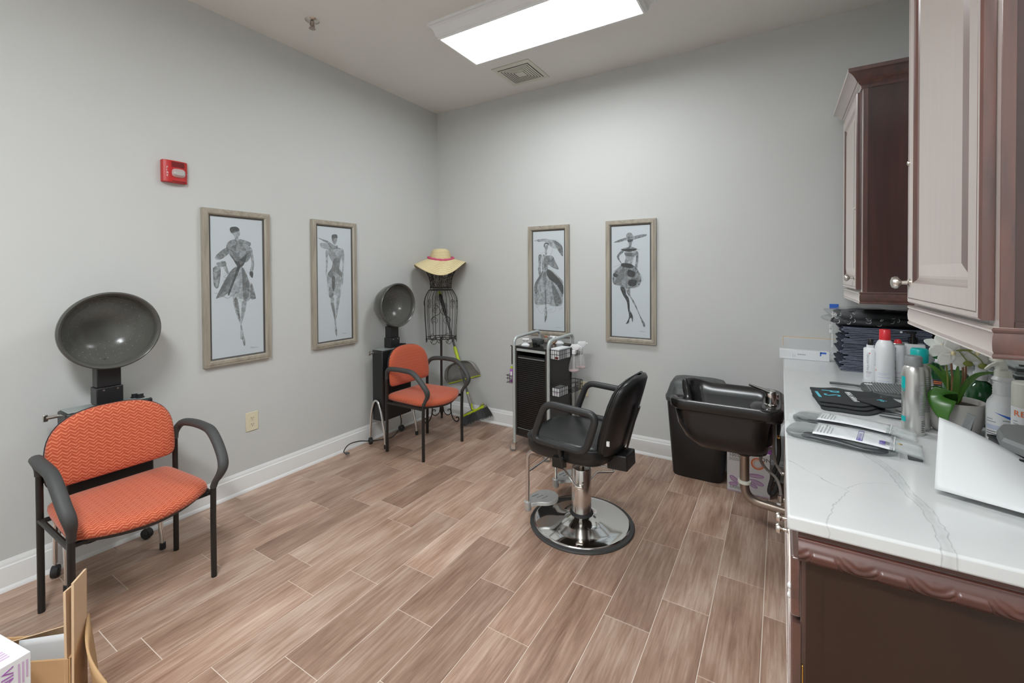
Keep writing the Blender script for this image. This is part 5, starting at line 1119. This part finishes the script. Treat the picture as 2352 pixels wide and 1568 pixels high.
# the group behind the orchid
t = bottle('green_gel_bottle', 'dark green bottle with white cap and black label behind the silver cans', 'bottle', .600,2.685, [(.026,0),(.0285,.005),(.0285,.12),(.032,.15),(.0325,.178),(.028,.192),(.017,.199)], 'green')
MB().lathe([(.022,.196),(.023,.200),(.018,.203)], 18).build('green_ring', 'teal', t); MB().lathe([(.014,.2),(.014,.217),(.012,.219)], 16).build('white_cap', 'white', t)
wrap_patch(t, 'black_label', 'ink', .0287, FC-75, FC+75, .008, .072); small_lines(t, .0290, FC-20, FC+50, (.058,.05), 'orangeprint', .004); small_lines(t, .0291, FC-60, FC+40, (.04,.033,.026), 'whiteprint', .0018); wrap_patch(t, 'pale_side_label', 'paleblue', .0287, FC-88, FC-70, .02, .14)
t = bottle('white_squeeze_bottle', 'plain white squeeze bottle between the green bottles behind the orchid', 'bottle', .658,2.782, [(.024,0),(.027,.004),(.027,.125),(.020,.15),(.016,.165),(.016,.185),(.011,.192)], 'bottle')
wrap_patch(t, 'pale_label', 'paleblue', .027, FC+20, FC+70, .03, .07)
t = bottle('clear_spray_bottle', 'clear spray bottle with grey trigger half hidden behind the silver cans', 'spray bottle', .540,2.60, [(.030,0),(.032,.005),(.032,.06),(.026,.10),(.014,.125),(.0135,.135)], 'clearbottle')
MB().lathe([(.015,.132),(.015,.148)], 14).build('grey_collar', 'midgrey', t); MB().loft([ring(.004,0,z,a,b,3,14) for z,a,b in ((.148,.018,.011),(.165,.036,.012),(.180,.024,.010))]).build('spray_head', 'midgrey', t); TB([(.035,0,.162),(.060,0,.156)], .009, 10).build('white_nozzle', 'white', t)
GP = [(.038,0),(.0425,.006),(.0425,.10),(.038,.132),(.026,.150),(.017,.157),(.017,.166)]
for x, y, lb, rz in ((.604,2.425,'large green spray bottle with white trigger, rearmost behind the orchid',200),(.618,2.235,'large green spray bottle with white trigger, directly behind the orchid pot',190)):
    t = bottle('green_spray_bottle', lb, 'spray bottle', x, y, GP, 'green', 'green spray bottles behind the orchid', rz=radians(rz))
    MB().lathe([(.0195,.160),(.0195,.186),(.0165,.190)], 20).build('ribbed_collar', 'white', t)
    MB().loft([ring(.0,0,.190,.013,.012,3,16),ring(-.004,0,.208,.017,.012,3,16),ring(-.010,0,.222,.036,.013,3,16),ring(-.006,0,.236,.028,.011,3,16)]).build('spray_head', 'white', t)
    TB([(.020,0,.222),(.040,0,.205),(.044,0,.182)], [.006,.005,.004], 8, flat=1.4, upv=(0,1,0)).build('trigger', 'white', t)
t = bottle('cleaner_spray_bottle', 'white cleaner spray bottle with blue wedge label right of the orchid', 'spray bottle', .605,2.005, [(.034,0),(.0375,.005),(.0375,.122),(.0345,.137),(.026,.152),(.0235,.158)]+[(.0225+.0012*(i%2),.158+.0045*i) for i in range(10)]+[(.021,.202),(.027,.207),(.024,.214),(.017,.222)], 'bottle', rz=0)
MB().lathe([(.0185,.214),(.021,.217),(.0195,.236),(.015,.240)], 24).build('ribbed_cap', 'offwhite', t)
MB().loft([ring(-.002,.004,.238,.014,.014,3,18),ring(-.004,.008,.252,.015,.018,3,18),ring(-.010,.014,.266,.018,.030,3,18),ring(-.010,.016,.278,.010,.022,3,18)]).build('spray_head', 'offwhite', t)
TB([(-.012,.035,.262),(-.030,.060,.258)], [.008,.006], 8).build('nozzle', 'offwhite', t)
TB([(-.016,-.01,.262),(-.034,-.014,.250),(-.044,-.014,.238)], [.006,.005,.004], 8).build('trigger', 'offwhite', t)
wrap_patch(t, 'white_label', 'whiteprint', .0375, FC-75, FC+75, .010, .118, .0003)
m = MB(); a0, a1 = radians(FC-38), radians(FC+40)
m.grid(lambda u,v: (.0381*cos(a0+(a1-a0)*u), .0381*sin(a0+(a1-a0)*u), .108-.014*u-.012*u*v-.006*v*(1-u)*0), 12, 1); m.build('blue_wedge', 'blueprint', t)
small_lines(t, .0377, FC-8, FC+26, (.083,), 'greyink', .003); small_lines(t, .0378, FC-70, FC-25, (.083,.075), 'greyink'); wrap_patch(t, 'pale_band', 'paleblue', .0377, FC-72, FC+20, .052, .066); small_lines(t, .0379, FC-70, FC-5, (.044,.037,.030), 'ink', .002)
mm = MB()
for i in range(9): mm.box(-.0092+.002*i,-.0092+.002*i+(.0012 if i%3 else .0006),-.0003,.0003,.006,.030, T=Matrix.Rotation(radians(FC-28+90),4,'Z') @ Matrix.Translation((0,-.0383,0)))
stuff(mm.build('barcode', 'greyink', t, smooth=False))
t = bottle('orange_label_can', 'white spray can with orange letters at the right edge of the counter', 'bottle', .622,1.885, [(.033,0),(.035,.004),(.035,.150),(.034,.154)], 'card')
MB().lathe([(.034,.153),(.0352,.156),(.0345,.222),(.031,.226)], 28).build('white_cap', 'offwhite', t)
me = text_mesh('RE', .024, .0003, 1.1)
for v in me.vertices:
    a = radians(FC-64)+v.co.x/.035; q = .0356+v.co.z; v.co = (q*cos(a), q*sin(a), .128+v.co.y)
me.materials.append(M['orangeprint']); o = bpy.data.objects.new('lettering', me); COL.objects.link(o); o.parent = t
wrap_patch(t, 'orange_block', 'orangeprint', .035, FC-18, FC+60, .066, .108); small_lines(t, .0353, FC-66, FC-35, (.112,.104), 'greyink'); small_lines(t, .0354, FC-66, FC-45, (.092,.086,.080), 'ink')

# orchid in a cement pot
t = thing('potted_orchid', 'white orchid with grassy leaves in a round grey cement pot', 'plant', (.512,2.085,CT))
MB().lathe([(.050,0),(.062,.012),(.074,.045),(.079,.085),(.080,.108),(.077,.111),(.073,.108),(.071,.09)], 44, c1=False).build('pot', 'pot', t, ang=60)
MB().lathe([(.072,.092),(.05,.096),(.01,.098)], 28, c0=False).build('soil', 'soil', t)
for x, y, l in ((-.014,-.02,.0),(.012,.0,.006),(.022,.03,.010)):
    TB([(x,y,.09),(x+.004+l,y,.19),(x+l*1.5,y,.275)], .0032, 8).build('stake', 'stake', t)
TB(smoothp([(-.022,-.03,.09),(-.024,-.032,.18),(-.026,-.03,.255),(-.010,-.05,.285),(.03,-.06,.292)], 5), .0028, 8).build('flower_stem', 'bud', t)
def leaf(P, w, mt, nm, fold=.3, sp=None):
    P = smoothp(P, 6); n = len(P); vs = []; fs = []
    for i, p in enumerate(P):
        u = i/(n-1); tt = (P[min(n-1,i+1)]-P[max(0,i-1)]).normalized(); s = tt.cross(Vector(sp) if sp else Vector((0,0,1)))
        if s.length < 1e-4: s = Vector((1,0,0))
        s.normalize(); up_ = s.cross(tt); k = w*(sin(pi*min(1,u*.92+.06))**.6)*(1-u**4*.6)
        for j in (-1,-.75,-.5,-.25,0,.25,.5,.75,1): vs.append(p+s*(k*j)+up_*(j*j*k*fold))
    for i in range(n-1):
        for j in range(8): fs.append((i*9+j,i*9+j+1,i*9+j+10,i*9+j+9))
    return MB().add(vs, fs).build(nm, mt, t, solid=.0012, ang=80)
for P, w in (([(.0,-.005,.09),(-.02,-.02,.16),(-.055,-.035,.215),(-.078,-.04,.232)],.0085),([(.004,-.005,.09),(.0,-.02,.17),(.004,-.022,.235)],.0095),([(.006,0,.09),(.022,-.012,.16),(.05,-.02,.205),(.092,-.035,.222)],.0085),([(.0,.0,.09),(-.012,.0,.17),(-.035,.01,.225)],.007),([(.004,.0,.09),(.012,-.03,.15),(.020,-.055,.19)],.006)):
    leaf(P, w, 'grass', 'grass_leaf', .35, (0,-1,.1))
leaf([(-.012,-.015,.098),(-.032,-.045,.132),(-.046,-.074,.138),(-.054,-.094,.118),(-.054,-.104,.085),(-.046,-.106,.050)], .037, 'leaf', 'orchid_leaf', .10, (.35,1,.5))
leaf([(-.015,.0,.098),(-.04,-.005,.142),(-.060,-.006,.148),(-.072,-.012,.140)], .020, 'leaf', 'orchid_leaf', .15, (0,.3,1))
def flower(c, s, nm='flower'):
    f = MB().ell((c[0],c[1]-.006*s,c[2]),.006*s,.008*s,.007*s, n=10, k=6).build(nm, 'yellow', t)
    for k in range(5):
        a = 2*pi*k/5+.3; r = .024*s; W_ = .019*s if k in (1,3,4) else .015*s
        T = basis((c[0],c[1],c[2]), (cos(a),.12,sin(a)), (-sin(a),0,cos(a)))
        MB().grid(lambda u,v: (u*2*r, (v-.5)*2*W_*sin(pi*min(1,u*.85+.12))**.7, -.005*sin(pi*u)+.010*(v-.5)**2), 8, 6, T=T).build('petal', 'petal', f, solid=.0008)
flower((-.018,-.055,.278), 1.1); flower((.040,-.055,.282), .85); flower((.085,-.045,.275), .8); flower((-.030,.01,.292), 1.0)
for c in ((.018,-.062,.247),(.052,-.066,.243)): MB().ell(c,.0125,.010,.0095, n=14, k=8).build('flower_bud', 'bud', t)
TB(smoothp([(.0,-.05,.283),(.012,-.06,.262),(.018,-.062,.252)], 4), .0016, 6).build('bud_stalk', 'bud', t); TB(smoothp([(.02,-.058,.288),(.045,-.064,.265),(.052,-.066,.25)], 4), .0016, 6).build('bud_stalk', 'bud', t)

# towels
TOWN = 8
for k in range(TOWN):
    rnd = random.Random(40+k); th = .0305; x0 = .296+rnd.uniform(-.008,.022)-(.012 if k < 2 else 0); x1 = .670+rnd.uniform(-.02,.005); z = CT+.0005+th*k; y0 = 3.052+rnd.uniform(-.004,.012)
    t = thing('folded_towel', ['bottom','second','third','fourth','fifth','sixth','seventh','top'][k]+' navy folded towel, counted upwards in the stack by the back wall', 'towel', (0,0,0), 0, 'stacked navy towels on the counter')
    path = []; g = th/4; lay = [z+g*(j+.5) for j in range(4)]
    for j in range(4):
        xs = [x0+(x1-x0)*i/14 for i in range(15)]
        if j % 2: xs = xs[::-1]
        xs2 = [(x+ (rnd.uniform(0,.016) if abs(x-x0) < .01 else 0), lay[j]+.0011*sin(x*31+k*2.1+j)) for x in xs]
        path += xs2
        if j < 3:
            xe = x1 if j % 2 == 0 else x0; s_ = 1 if j % 2 == 0 else -1; zc = (lay[j]+lay[j+1])/2
            path += [(xe+s_*g*.5*sin(a)*1.2, zc-g*.5*cos(a)) for a in (.6,1.2,1.57,1.95,2.5)]
    cl = []
    MB().loft([[(x,y0+.001*sin(i*.7),zq) for i,(x,zq) in enumerate(path)],[(x,y0+.30,zq) for x,zq in path]], closed=False).build('towel_cloth', 'denim', t, solid=.0058, ang=80)
    TB([(x,y0-.0005,zq) for x,zq in path], .0019, 5).build('stitched_hem', 'hem', t)
t = thing('bagged_cape', 'black cape in a crinkled clear bag on top of the towel stack', 'bag', (.455,3.19,CT+.0305*TOWN+.001))
def lump(nx, ny, z0, dz, nz, seed, k=1.0):
    rnd = random.Random(seed)
    def fn(a, b):
        th_, ph = 2*pi*a, pi*b-pi/2; cx = math.copysign(abs(cos(th_))**.45, cos(th_)); cy = math.copysign(abs(sin(th_))**.55, sin(th_)); cp = max(.02, cos(ph))**.35
        x, y, zz = nx*cx*cp, ny*cy*cp, z0+dz*(.5+.5*math.copysign(abs(sin(ph))**.8, sin(ph)))
        w = nz*(sin(17*x+seed)+sin(29*y+11*zz+seed*2)+.7*sin(53*x-31*y+90*zz))
        return (x*(1+w*.3), y*(1+w*.3), max(0, zz+w*dz*.12))
    return MB().grid(fn, 56, 16)
lump(.205,.125,0.001,.046,.25,1).build('lower_fold', 'blackcloth', t, ang=80)
lump(.195,.12,.040,.046,.3,2).build('upper_fold', 'blackcloth', t, ang=80)
lump(.222,.133,0,.091,.45,3).build('clear_wrap', 'crinkle', t, ang=25)
m = MB(); rnd = random.Random(9)
for i in range(26):
    x = rnd.uniform(-.215,.16); y = -.131+rnd.uniform(0,.01); z = rnd.uniform(.01,.08); a = rnd.uniform(-1,1)
    m.tube(smoothp([(x,y,z),(x+.012*cos(a),y-.003,z+.012*sin(a)),(x+.022*cos(a+.6),y-.001,z+.022*sin(a+.6))], 3), [.0004,.0012,.0012,.001,.001,.0008,.0004], 4)
stuff(m.build('film_creases', 'whiteprint', t))
t = thing('clear_zip_bag', 'flat clear zip bag with blue corner standing behind the towel stack', 'bag', (0,0,0))
MB().grid(lambda u,v: (.268+.07*u, 3.385+.012*sin(3*v)+.006*u, CT+.0005+.33*v), 6, 10).build('bag_sheet', 'film', t, solid=.0015)
BX(.262,.31,3.386,3.392,CT+.318,CT+.35).build('blue_corner', 'blueprint', t, bev=.004); BX(.275,.28,3.380,3.386,CT+.08,CT+.30).build('white_edge', 'whiteprint', t, bev=.001)
for z in (.17,.2): BX(.262,.276,3.379,3.385,CT+z,CT+z+.02).build('white_tab', 'whiteprint', t, bev=.002)
t = thing('film_carton', 'long narrow white carton lying before the backsplash over the counter edge', 'box', (-.004,3.30,CT))
BX(0,.262,0,.05,.0005,.058).build('carton', 'card', t, bev=.002)
m = MB()
for i in range(7): m.box(.098+.006*i,.102+.006*i,-.0006,0,.030,.037-.002*(i%2))
stuff(m.build('small_print', 'greyink', t, smooth=False))
m = MB(); m.box(.072,.0735,-.0006,0,.014,.034); m.box(.082,.0835,-.0006,0,.014,.03); stuff(m.build('arrow_print', 'greyink', t, smooth=False))
BX(.215,.245,-.0007,0,.046,.056).build('blue_tab', 'blueprint', t, smooth=False); BX(.213,.219,-.0007,0,.032,.056).build('blue_tab', 'blueprint', t, smooth=False)

# paddle brush
t = thing('paddle_brush', 'large grey ribbed paddle brush lying beyond the face masks', 'brush', (0,0,CT))
TB([(.206,2.635,.012),(.24,2.632,.013),(.30,2.628,.013),(.335,2.624,.011)], [.0075,.0075,.0055,.008], 12, flat=.8, upv=(0,0,1)).build('handle', 'greyplastic', t)
pd = [(.325,2.63),(.330,2.672),(.345,2.712),(.375,2.722),(.50,2.74),(.56,2.735),(.575,2.62),(.57,2.49),(.54,2.47),(.44,2.485),(.37,2.505),(.335,2.545),(.323,2.595)]
pp = [(p.x,p.y) for p in smoothp([(a,b,0) for a,b in pd], 4, True)]
MB().prism(pp, .0005, .016).build('paddle', 'greyplastic', t, bev=.004)
m = MB()
for i in range(22):
    x = .345+.0105*i; m.box(x,x+.0055,2.515+.004*sin(i),2.722-.004*max(0,3-i)*4,.016,.0195, T=None)
stuff(m.build('ribs', 'midgrey', t, smooth=False))
BX(.342,.372,2.648,2.664,.0185,.0205).build('paper_label', 'whiteprint', t, smooth=False)

# black face masks
MO = [(.116,2.441),(.140,2.452),(.171,2.461),(.216,2.490),(.257,2.474),(.31,2.470),(.362,2.466),(.363,2.42),(.361,2.383),(.345,2.30),(.30,2.22),(.262,2.195),(.20,2.20),(.141,2.206),(.134,2.255),(.125,2.34)]
def mask(label, off, z, shrink=1.0, loops=True):
    t = thing('face_mask', label, 'face mask', (0,0,0), 0, 'charcoal face masks in a pile')
    cx, cy = .245, 2.34
    P = [((x-cx)*shrink+cx+off[0], (y-cy)*shrink+cy+off[1]) for x, y in MO]; P = [(p.x,p.y) for p in smoothp([(a,b,0) for a,b in P], 3, True)]
    def rg(f, zz): return [((x-cx-off[0])*f+cx+off[0], (y-cy-off[1])*f+cy+off[1], zz+.0006*sin(40*x)+.0005*sin(55*y)+.0012) for x, y in P]
    MB().loft([rg(.99,z),rg(1.0,z+.002),rg(.995,z+.0045),rg(.9,z+.0062),rg(.5,z+.0068),rg(.05,z+.007)]).build('mask_cloth', 'mask', t, ang=60)
    if loops:
        for s in (0,1):
            a = (.352+off[0],2.27+off[1]); TB(smoothp([(a[0]-.03,a[1]-.02*s,z+.004),(a[0]+.02,a[1]-.01-.03*s,z+.008),(a[0]+.045,a[1]-.045-.02*s,z+.008),(a[0]+.02,a[1]-.075-.012*s,z+.007),(a[0]-.035,a[1]-.055,z+.004)], 5), .0017, 6).build('ear_loop', 'mask', t)
    return t
mask('charcoal face mask lying directly on the counter, lowest of the pile', (.006,-.058), CT+.0005)
mask('charcoal face mask sandwiched in the middle of the pile', (.003,-.028), CT+.0085, .99, False)
t = mask('charcoal face mask with large teal letters PS on top of the pile', (0,0), CT+.0165, 1.0, False)
zt = CT+.0242
a = Vector((.16,2.36,zt)); X_ = Vector((.012,-.105,0)).normalized()
text('P', .092, basis((.158,2.405,zt+.0008), (.10,-.99,0), (.95,.16,0)), 'tealprint', t, ext=.0006, sx=.75); text('S', .085, basis((.160,2.335,zt+.0008), (.10,-.99,0), (.95,.16,0)), 'tealprint', t, ext=.0006, sx=.85)
m = MB()
for i in range(6): m.box(.0165*i, .0165*i+.012, 0, .010, -.0005, .0008, T=basis((.131,2.360,zt), (.10,-.99,0), (.95,.16,0)))
stuff(m.build('small_teal_print', 'tealprint', t, smooth=False))
T = basis((.245,2.405,zt), (.10,-.99,0), (.95,.16,0))
m = MB()
for i in range(8): m.tube([(.002+.0185*i,.001,.0004),(.008+.0185*i,.013,.0004),(.015+.0185*i,.001,.0004)], .0011, 4, T=T)
for y in (-.002,.0155): m.tube([(-.002,y,.0004),(.150,y,.0004)], .0009, 4, T=T)
for x in (-.002,.150): m.tube([(x,-.002,.0004),(x,.0155,.0004)], .0009, 4, T=T)
stuff(m.build('white_boxed_print', 'whiteprint', t, smooth=False))
t = thing('face_mask', 'charcoal face mask with small teal letters PS, folded at the right of the pile', 'face mask', (0,0,0), 0, 'charcoal face masks in a pile')
P = [(p.x,p.y) for p in smoothp([(a,b,0) for a,b in [(.268,2.268),(.30,2.30),(.34,2.345),(.392,2.395),(.396,2.35),(.405,2.30),(.418,2.27),(.405,2.245),(.375,2.215),(.345,2.20),(.31,2.225)]], 3, True)]
q = lambda f, z: [((x-.345)*f+.345,(y-2.28)*f+2.28,z+.0015*sin(50*x)) for x,y in P]
MB().loft([q(.99,CT+.025),q(1,CT+.027),q(.99,CT+.030),q(.8,CT+.032),q(.1,CT+.033)]).build('mask_cloth', 'mask', t, ang=60)
text('PS', .030, basis((.332,2.285,CT+.0342), (.62,-.78,0), (.78,.62,0)), 'tealprint', t, ext=.0006)
for s in (0,1): TB(smoothp([(.395,2.262-.02*s,CT+.028),(.44,2.245-.02*s,CT+.022),(.452,2.215-.025*s,CT+.014),(.43,2.18-.02*s,CT+.012),(.375,2.19-.01*s,CT+.026)], 5), .0017, 6).build('ear_loop', 'mask', t)

# two clear packs with white cards
def pack(label, c, ax, L, w, z, seed, tail):
    t = thing('zip_pack', label, 'packet', (c[0],c[1],z), atan2(ax[1],ax[0]), 'clear zip packs on the counter')
    rnd = random.Random(seed)
    def fn(a, b):
        th_, ph = 2*pi*a, pi*b-pi/2; cx = math.copysign(abs(cos(th_))**.35, cos(th_)); cy = math.copysign(abs(sin(th_))**.5, sin(th_)); cp = max(.02, cos(ph))**.35
        x, y, zz = L/2*cx*cp, w/2*cy*cp, .011+.011*math.copysign(abs(sin(ph))**.7, sin(ph)); k = .0035*(sin(38*x+seed)+sin(60*y+20*x))
        return (x, y*(1+.05*sin(20*x)), max(.0004, zz+(k if sin(ph) > 0 else 0)))
    MB().grid(fn, 48, 14).build('dark_contents', 'pack', t, ang=80)
    cd_ = MB().grid(lambda u,v: (-L*.22+L*.68*u, -w*.44+w*.86*v, .0270+.004*sin(pi*u)-.003*u), 20, 4).build('white_card', 'card', t, solid=.0012)
    m = MB()
    for i in range(6): m.box(-L*.22+.009*i,-L*.22+.009*i+.0022,-w*.30,w*.30-.012*(i%3),.0305,.0312)
    stuff(m.build('small_print', 'greyink', t, smooth=False))
    if tail:
        m = MB()
        for y in (-w*.36,w*.30): m.box(L*.17,L*.215,y-.0008,y+.0008,.0298,.0312)
        for x in (L*.17,L*.215): m.box(x-.0008,x+.0008,-w*.36,w*.30,.0298,.0312)
        for i in range(7): m.tube([(L*.178,-w*.32+.0105*i,.0306),(L*.207,-w*.31+.0105*i,.0306),(L*.185,-w*.285+.0105*i,.0306)], .0009, 4)
        stuff(m.build('violet_boxed_print', 'violet', t, smooth=False))
        text('8.00', .022, basis((L*.405,-w*.32,.0302), (0,1,0), (-1,0,0)), 'violet', t, ext=.0004)
    MB().grid(lambda u,v: (L*.44+.075*u, (-.5+v)*w*.92, .026-.012*u+.003*sin(6*v)), 6, 5).build('zip_end', 'film', t, solid=.0008)
    TB([(L*.475,-w*.45,.0255),(L*.475,w*.45,.0255)], .0012, 6).build('zip_line', 'whiteprint', t)
    MB().grid(lambda u,v: (-L*.53+L*1.05*u, (-.5+v)*w*1.06, .0335*sin(pi*min(1,max(0,.12+.76*u)))**.4*(1-abs(2*v-1)**4)+.0006+.0012*sin(40*u+9*v)), 40, 10).build('clear_film', 'film', t, ang=25)
    if tail: MB().ell((L*.52,.005,.0245),.006,.003,.0015, n=10, k=6).build('gold_slider', 'brass', t)
    return t
pack('clear zip pack with dark liner and price card 8.00 nearest the counter edge', (.165,1.787), (.265,-.05), .290, .155, CT+.0005, 3, True)
pack('clear zip pack with a plain white card, leaning behind the price-card pack', (.185,1.945), (.25,-.055), .285, .125, CT+.0005, 8, False)
o = MB().prism([(0,0),(.032,-.004),(.036,.024),(.004,.030)], 0, .006).build('grey_foam_block', 'greyplastic', None, bev=.001); o.location = (.322,1.708,CT+.0005); tag(o, 'small dark grey scrap block by the price-card pack', 'scrap')

# sheet, organiser box and the grey bits by it
t = thing('paper_sheet', 'large blank white paper sheet leaning with one edge lifted off the counter', 'paper', (0,0,0))
P0, P1, P2, P3 = Vector((.327,1.470,.930)), Vector((.370,1.627,1.070)), Vector((.600,1.362,.932)), Vector((.655,1.512,.925))
def sheet(u, v):
    b = P0.lerp(P2,u); tp = P1.lerp(P3,u); tp.z = 1.070-.165*u**1.12+.0; p = b.lerp(tp,v); p.z += .006*sin(pi*v)*(1-u)+.012*sin(pi*u)*v; p.z = max(p.z, CT+.004); return tuple(p)
MB().grid(sheet, 24, 12).build('sheet', 'paper', t, solid=.0006, ang=80)
t = thing('flat_black_case', 'flat black case lying under the white paper sheet', 'case', (0,0,0))
BX(.352,.50,1.50,1.558,CT+.0005,CT+.013).build('case_body', 'greyplastic', t, bev=.003); BX(.36,.49,1.508,1.55,CT+.013,CT+.0145).build('case_lid', 'blackgloss', t, bev=.001)
t = thing('organiser_box', 'black plastic organiser box full of cards at the right edge', 'organiser', (0,0,0))
X0, X1, Y0, Y1, ZT = .502, .682, 1.560, 1.755, 1.004
for a in ((X0,X0+.004,Y0,Y1,CT+.0005,ZT),(X1-.004,X1,Y0,Y1,CT+.0005,ZT),(X0+.004,X1-.004,Y0,Y0+.004,CT+.0005,ZT),(X0+.004,X1-.004,Y1-.004,Y1,CT+.0005,ZT),(X0+.004,X1-.004,Y0+.004,Y1-.004,CT+.0005,CT+.005)): BX(*a).build('box_wall', 'greyplastic', t, smooth=False)
TB([(X0,Y0,ZT),(X1,Y0,ZT),(X1,Y1,ZT),(X0,Y1,ZT)], .004, 6, closed=True).build('box_rim', 'black', t); BX(X0-.001,X0,1.665,1.669,CT+.01,ZT-.005).build('side_groove', 'ink', t, smooth=False)
for i, (mt, hgt_) in enumerate((('card',.004),('orangeprint',-.004),('card',.006),('yellow',.0),('card',.003),('ink',-.002),('paper',.004),('lime',-.003),('card',.0))):
    x = X0+.012+.016*i; o = BX(-.0012,.0012,-.088,.088,0,ZT-CT-.008+hgt_).build('index_card', mt, None, smooth=False); o.location = (x+.004,(Y0+Y1)/2,CT+.0055); o.rotation_euler = (0,.05,0)
    tag(o, ['first white','orange','second white','yellow','third white','black','fourth white','lime','last white'][i]+' card from the left in the black organiser box', 'card', 'cards in the organiser box')
t = thing('hair_clipper_case', 'dark grey angular case lying across the organiser box', 'case', (0,0,1.0095))
pg = [(.490,1.632),(.508,1.722),(.535,1.785),(.568,1.80),(.66,1.79),(.672,1.66),(.60,1.585),(.520,1.560)]
MB().loft([[(x,y,0) for x,y in pg],[(x,y,.018) for x,y in pg],[((x-.59)*.93+.59,(y-1.69)*.93+1.69,.026) for x,y in pg]]).build('case_body', 'midgrey', t, smooth=False)
BX(.575,.655,1.62,1.635,.026,.030).build('case_ridge', 'greybrown', t, bev=.002)
t = thing('folded_grey_strap', 'short folded dark grey strap standing between the paper sheet and the pot', 'strap', (0,0,0))
MB().loft([[(.395,1.70,CT+.0005),(.422,1.695,CT+.0005)],[(.412,1.672,.99),(.432,1.668,.985)],[(.434,1.66,1.083),(.449,1.66,1.076)]], closed=False).build('strap_front', 'midgrey', t, solid=.002, smooth=False)
MB().loft([[(.434,1.661,1.083),(.449,1.661,1.076)],[(.437,1.685,1.02),(.447,1.685,1.014)],[(.44,1.73,CT+.0005),(.45,1.73,CT+.0005)]], closed=False).build('strap_back', 'greyplastic', t, solid=.002, smooth=False)
